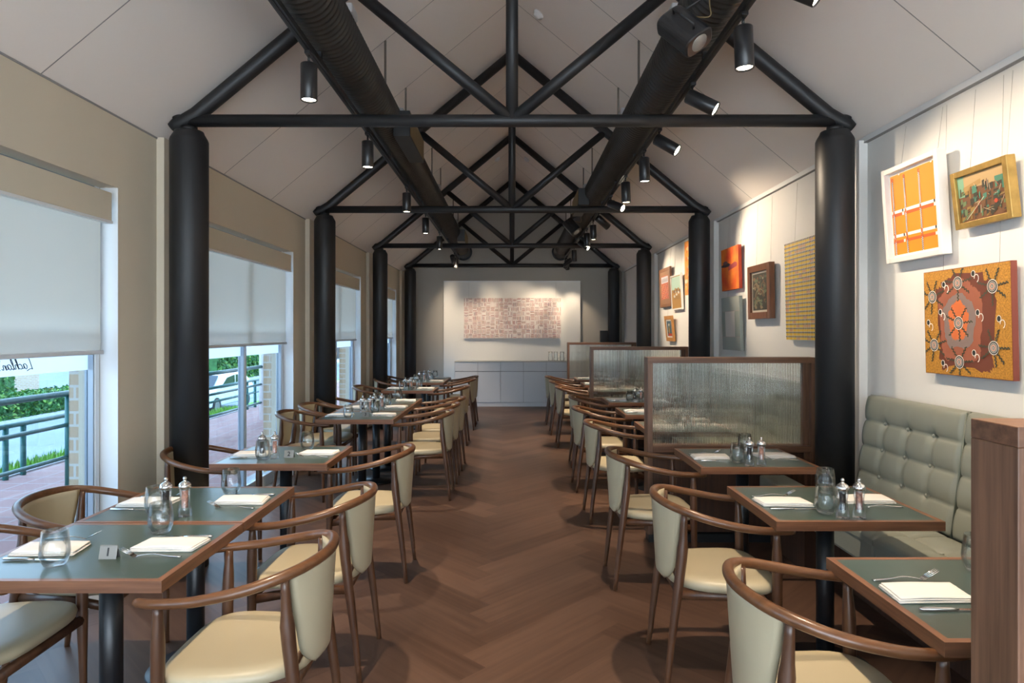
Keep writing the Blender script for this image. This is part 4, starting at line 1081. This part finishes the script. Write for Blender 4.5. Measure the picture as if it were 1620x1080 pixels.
# ------------------------------------------------------------------ outside
g = MB()
g.box((-5.35, Y0-1, -.25), (-2.80, 30, -.02), 'paving'); struct(g.build('floor_terrace'))
g = MB(); g.box((-5.5, Y0-1, -.30), (-5.35, 30, .0), 'concrete'); tag(g.build('terrace_kerb'), 'pale concrete kerb along the tiled terrace outside', 'kerb', kind='structure')
g = MB(); g.prism([(-5.5, Y0-4, -.10), (-6.5, Y0-4, -.22), (-7.2, Y0-4, -1.4), (-5.5, Y0-4, -1.4)], (0, 60, 0), 'grass')
tag(g.build('grass_bank'), 'grassy bank below the terrace railing', 'grass bank', kind='structure')
g = MB(); g.box((-90, -20, -1.6), (-7.2, 120, -1.4), 'asphalt'); tag(g.build('street'), 'grey asphalt street outside the windows', 'street', kind='structure')
g = MB(); g.box((-18.4, -20, -1.4), (-16.0, 120, -1.30), 'concrete'); tag(g.build('footpath'), 'pale footpath beyond the street', 'path', kind='structure')
def leaves(mb, region, n, size, mats, r):
    """leaf quads scattered through a box shell; region=(a,b)"""
    (x0, y0, z0), (x1, y1, z1) = region
    for i in range(n):
        f = r.random(); p = Vector((x0+r.random()*(x1-x0), y0+r.random()*(y1-y0), z0+r.random()*(z1-z0)))
        if f < .35: p.z = z1+(r.random()-.5)*.1
        elif f < .85: p.x = x1+(r.random()-.5)*.12
        a, b = Vector((r.random()-.5, r.random()-.5, r.random()-.5)).normalized(), Vector((r.random()-.5, r.random()-.5, r.random()-.5)).normalized()
        b = (b-a*a.dot(b)).normalized(); s = size*(.6+r.random()*.8)
        mb.quad([p-a*s, p-b*s*.5, p+a*s, p+b*s*.5], r.choice(mats))
r = random.Random(21)
def hedge(x0, x1, y0, y1, h, lab, n=5000, light=False, size=.07):
    mb = MB(); mb.box((x0+.1, y0, -1.4), (x1-.08, y1, -1.4+h-.06), 'leaf_light' if light else 'leaf')
    leaves(mb, ((x0, y0, -1.35), (x1, y1, -1.4+h)), n, size, ['leaf_light', 'leaf_light', 'leaf'] if light else ['leaf', 'leaf', 'leaf_light'], r)
    tag(mb.build('hedge', None, recalc=False), lab, 'hedge')
hedge(-17.6, -16.2, 12, 34, .80, 'clipped green hedge along the street, in front of the brick building', 9000)
hedge(-19.2, -18.2, 14, 22.5, 1.02, 'higher light green hedge behind the street hedge', 4500, True)
hedge(-20.5, -19.6, 13, 25.5, 1.30, 'dark hedge under the windows of the brick building', 4500)
hedge(-19.5, -16.4, 36, 60, 1.6, 'far hedge seen through the second window', 8000, False, .12)
# grass tufts at the railing foot
mb = MB()
for i in range(7000):
    x = -5.5-r.random()*1.0; y = 3.5+r.random()*11; z = -.10-(-5.5-x)*.12
    a = r.random()*PI; s = .05+r.random()*.07
    mb.quad([(x-.01*math.cos(a), y-.01*math.sin(a), z), (x+.01*math.cos(a), y+.01*math.sin(a), z), (x+(r.random()-.5)*.05, y+(r.random()-.5)*.05, z+s)], 'leaf_light' if i % 3 else 'grass')
tag(mb.build('grass', None, recalc=False), 'bright green grass along the terrace railing', 'grass', kind='stuff')
# brick building across the street
e = empty('brick_building', (-22, 22, -1.4))
MB().box((-4, -14, 0), (0, 8, 6.5), 'brick').build('wall', None, e)
for y0, y1 in ((-9.5, -5.2), (-1.7, .55), (.75, 3.1), (4.6, 6.4)):
    fr = MB().box((0, y0, .9), (.05, y1, 3.0), 'alu_white').build('window', None, e)
    mb = MB(); mb.box((.05, y0+.06, .96), (.06, (y0+y1)/2-.03, 2.94), 'dark_glass'); mb.box((.05, (y0+y1)/2+.03, .96), (.06, y1-.06, 2.94), 'dark_glass'); mb.build('pane', None, fr)
P = [[(.075+.02*math.sin(j*1.1), .85+j*.045, 1.0+i*1.9) for j in range(48)] for i in range(2)]
mb = MB(); mb.grid(P, 'curtain'); mb.build('curtain', None, e)
tag(e, 'cream brick building with curtained windows across the street', 'building')
# trees and a paling fence beyond the second window
def tree(x, y, h, lab, n=2600, light=True):
    e = empty('tree', (x, y, -1.4))
    MB().tube(spline([(0, 0, 0), (.05, .03, h*.3), (-.05, 0, h*.6), (.02, 0, h*.85)], 4), [.16-.010*i for i in range(13)], 'trunk', 8).build('trunk', None, e)
    mb = MB()
    for i in range(n):
        a, b2, c = r.gauss(0, 1), r.gauss(0, 1), r.gauss(0, 1); L = math.sqrt(a*a+b2*b2+c*c); q = r.random()**.4
        p = Vector((a/L*h*.32*q, b2/L*h*.32*q, h*.66+c/L*h*.34*q))
        u = Vector((r.random()-.5, r.random()-.5, r.random()-.5)).normalized(); v = u.orthogonal().normalized(); s = .10+r.random()*.1
        mb.quad([p-u*s, p-v*s*.5, p+u*s, p+v*s*.5], ('leaf_light' if r.random() < .6 else 'leaf') if light else 'leaf')
    mb.build('crown', None, e, recalc=False); tag(e, lab, 'tree')
tree(-21, 40, 6.5, 'tree behind the far hedge seen at the left of the second window'); tree(-22, 47, 7.5, 'taller tree behind the far hedge seen near the white pillar'); tree(-24, 54, 8, 'darker tree farthest beyond the second window', 2600, False); tree(-28, 50, 8, 'pale broad tree standing left of the others beyond the second window')
e = empty('paling_fence', (-18.5, 80, -1.4)); mb = MB()
for k in range(120): mb.box((0, -14+k*.24, 0), (.03, -14+k*.24+.2, 2.3), 'trunk')
mb.build('palings', None, e); tag(e, 'dark timber paling fence behind the far hedge', 'fence')
# white car
def car(x, y):
    e = empty('parked_car', (x, y, -1.4))
    prof = [(-2.0, .30), (-2.02, .62), (-1.9, .80), (-1.1, .92), (-.45, 1.36), (.2, 1.45), (1.1, 1.40), (1.75, .98), (1.98, .88), (2.02, .45), (1.95, .28)]
    pr = [(0, p[0], p[1]) for p in prof]
    mb = MB(); mb.prism([(-.82, a, b) for _, a, b in pr], (1.64, 0, 0), 'car_paint')
    bmesh.ops.bevel(mb.bm, geom=[ed for ed in mb.bm.edges], offset=.06, segments=3, affect='EDGES', profile=.5)
    for f in mb.bm.faces: f.smooth = True
    mb.build('body', None, e)
    for s in (-1, 1):
        mb = MB()
        mb.prism([(s*.822, -.95, .93), (s*.822, -.42, 1.27), (s*.822, .22, 1.34), (s*.822, .25, .93)], (s*.006, 0, 0), 'car_glass')
        mb.prism([(s*.822, .32, .93), (s*.822, .30, 1.34), (s*.822, 1.05, 1.30), (s*.822, 1.45, .97)], (s*.006, 0, 0), 'car_glass'); mb.build('side_window', None, e)
        for yy in (-1.25, 1.25):
            w = MB().tube([(s*.66, yy, .31), (s*.845, yy, .31)], .31, 'rubber', 28).build('wheel', None, e)
            MB().tube([(s*.845, yy, .31), (s*.855, yy, .31)], .19, 'brushed', 20).build('hub_cap', None, w)
    mb = MB(); mb.prism([(-.62, -1.10, .955), (.62, -1.10, .955), (.55, -.52, 1.335), (-.55, -.52, 1.335)], (0, -.012, .018), 'car_glass'); mb.build('windscreen', None, e)
    tag(e, 'white hatchback car parked in the street', 'car')
car(-11.2, 23.9)
# green railings: panels in front of the terrace edge
def railing(x, ya, yb, posts, zs, z0, lab, dx=0.0, group='green terrace railings'):
    e = empty('railing', (x, ya, z0))
    for z, r_ in zs: MB().tube([(0, 0, z), (dx, yb-ya, z)], r_, 'green_rail', 12).build('rail', None, e)
    for p in posts: MB().tube([(dx*(p-ya)/(yb-ya), p-ya, 0), (dx*(p-ya)/(yb-ya), p-ya, zs[0][0])], .028, 'green_rail', 12).build('post', None, e)
    tag(e, lab, 'railing', group)
ZS = [(.94, .030), (.63, .020), (.31, .020)]
railing(-4.42, 2.2, 6.42, (2.2, 4.6, 6.42), ZS, -.02, 'green tubular railing outside the window nearest the camera')
railing(-4.42, 8.2, 11.35, (9.35,), ZS, -.02, 'green tubular railing outside the second window, ending at the white pillar')
railing(-5.25, 3.6, 9.6, (6.75, 7.0), [(.80, .028), (.68, .022), (.20, .022)], -.26, 'lower green ramp railing with a pair of posts outside the nearest window', -.1)
railing(-5.30, 10.4, 14.5, (10.9, 12.9, 13.3), [(.80, .028), (.55, .022), (.20, .022)], -.26, 'lower green ramp railing outside the second window', 0)
mb = MB(); mb.cyl((0, 0, -.02), (0, 0, 3.2), .085, 'white_render', 32); o = mb.build('terrace_pillar', None, None, (-4.40, 11.45, 0)); tag(o, 'round white pillar on the tiled terrace', 'pillar')
mb = MB(); mb.cyl((0, 0, -.02), (0, 0, 3.2), .085, 'white_render', 32); o = mb.build('terrace_pillar', None, None, (-4.40, 7.3, 0)); tag(o, 'round white pillar behind the first black column, mostly hidden', 'pillar')
o = MB().box((-5.0, Y0-1, 3.2), (-2.80, 30, 3.35), 'white_render').build('terrace_roof'); tag(o, 'flat white terrace roof outside', 'terrace roof', kind='structure')
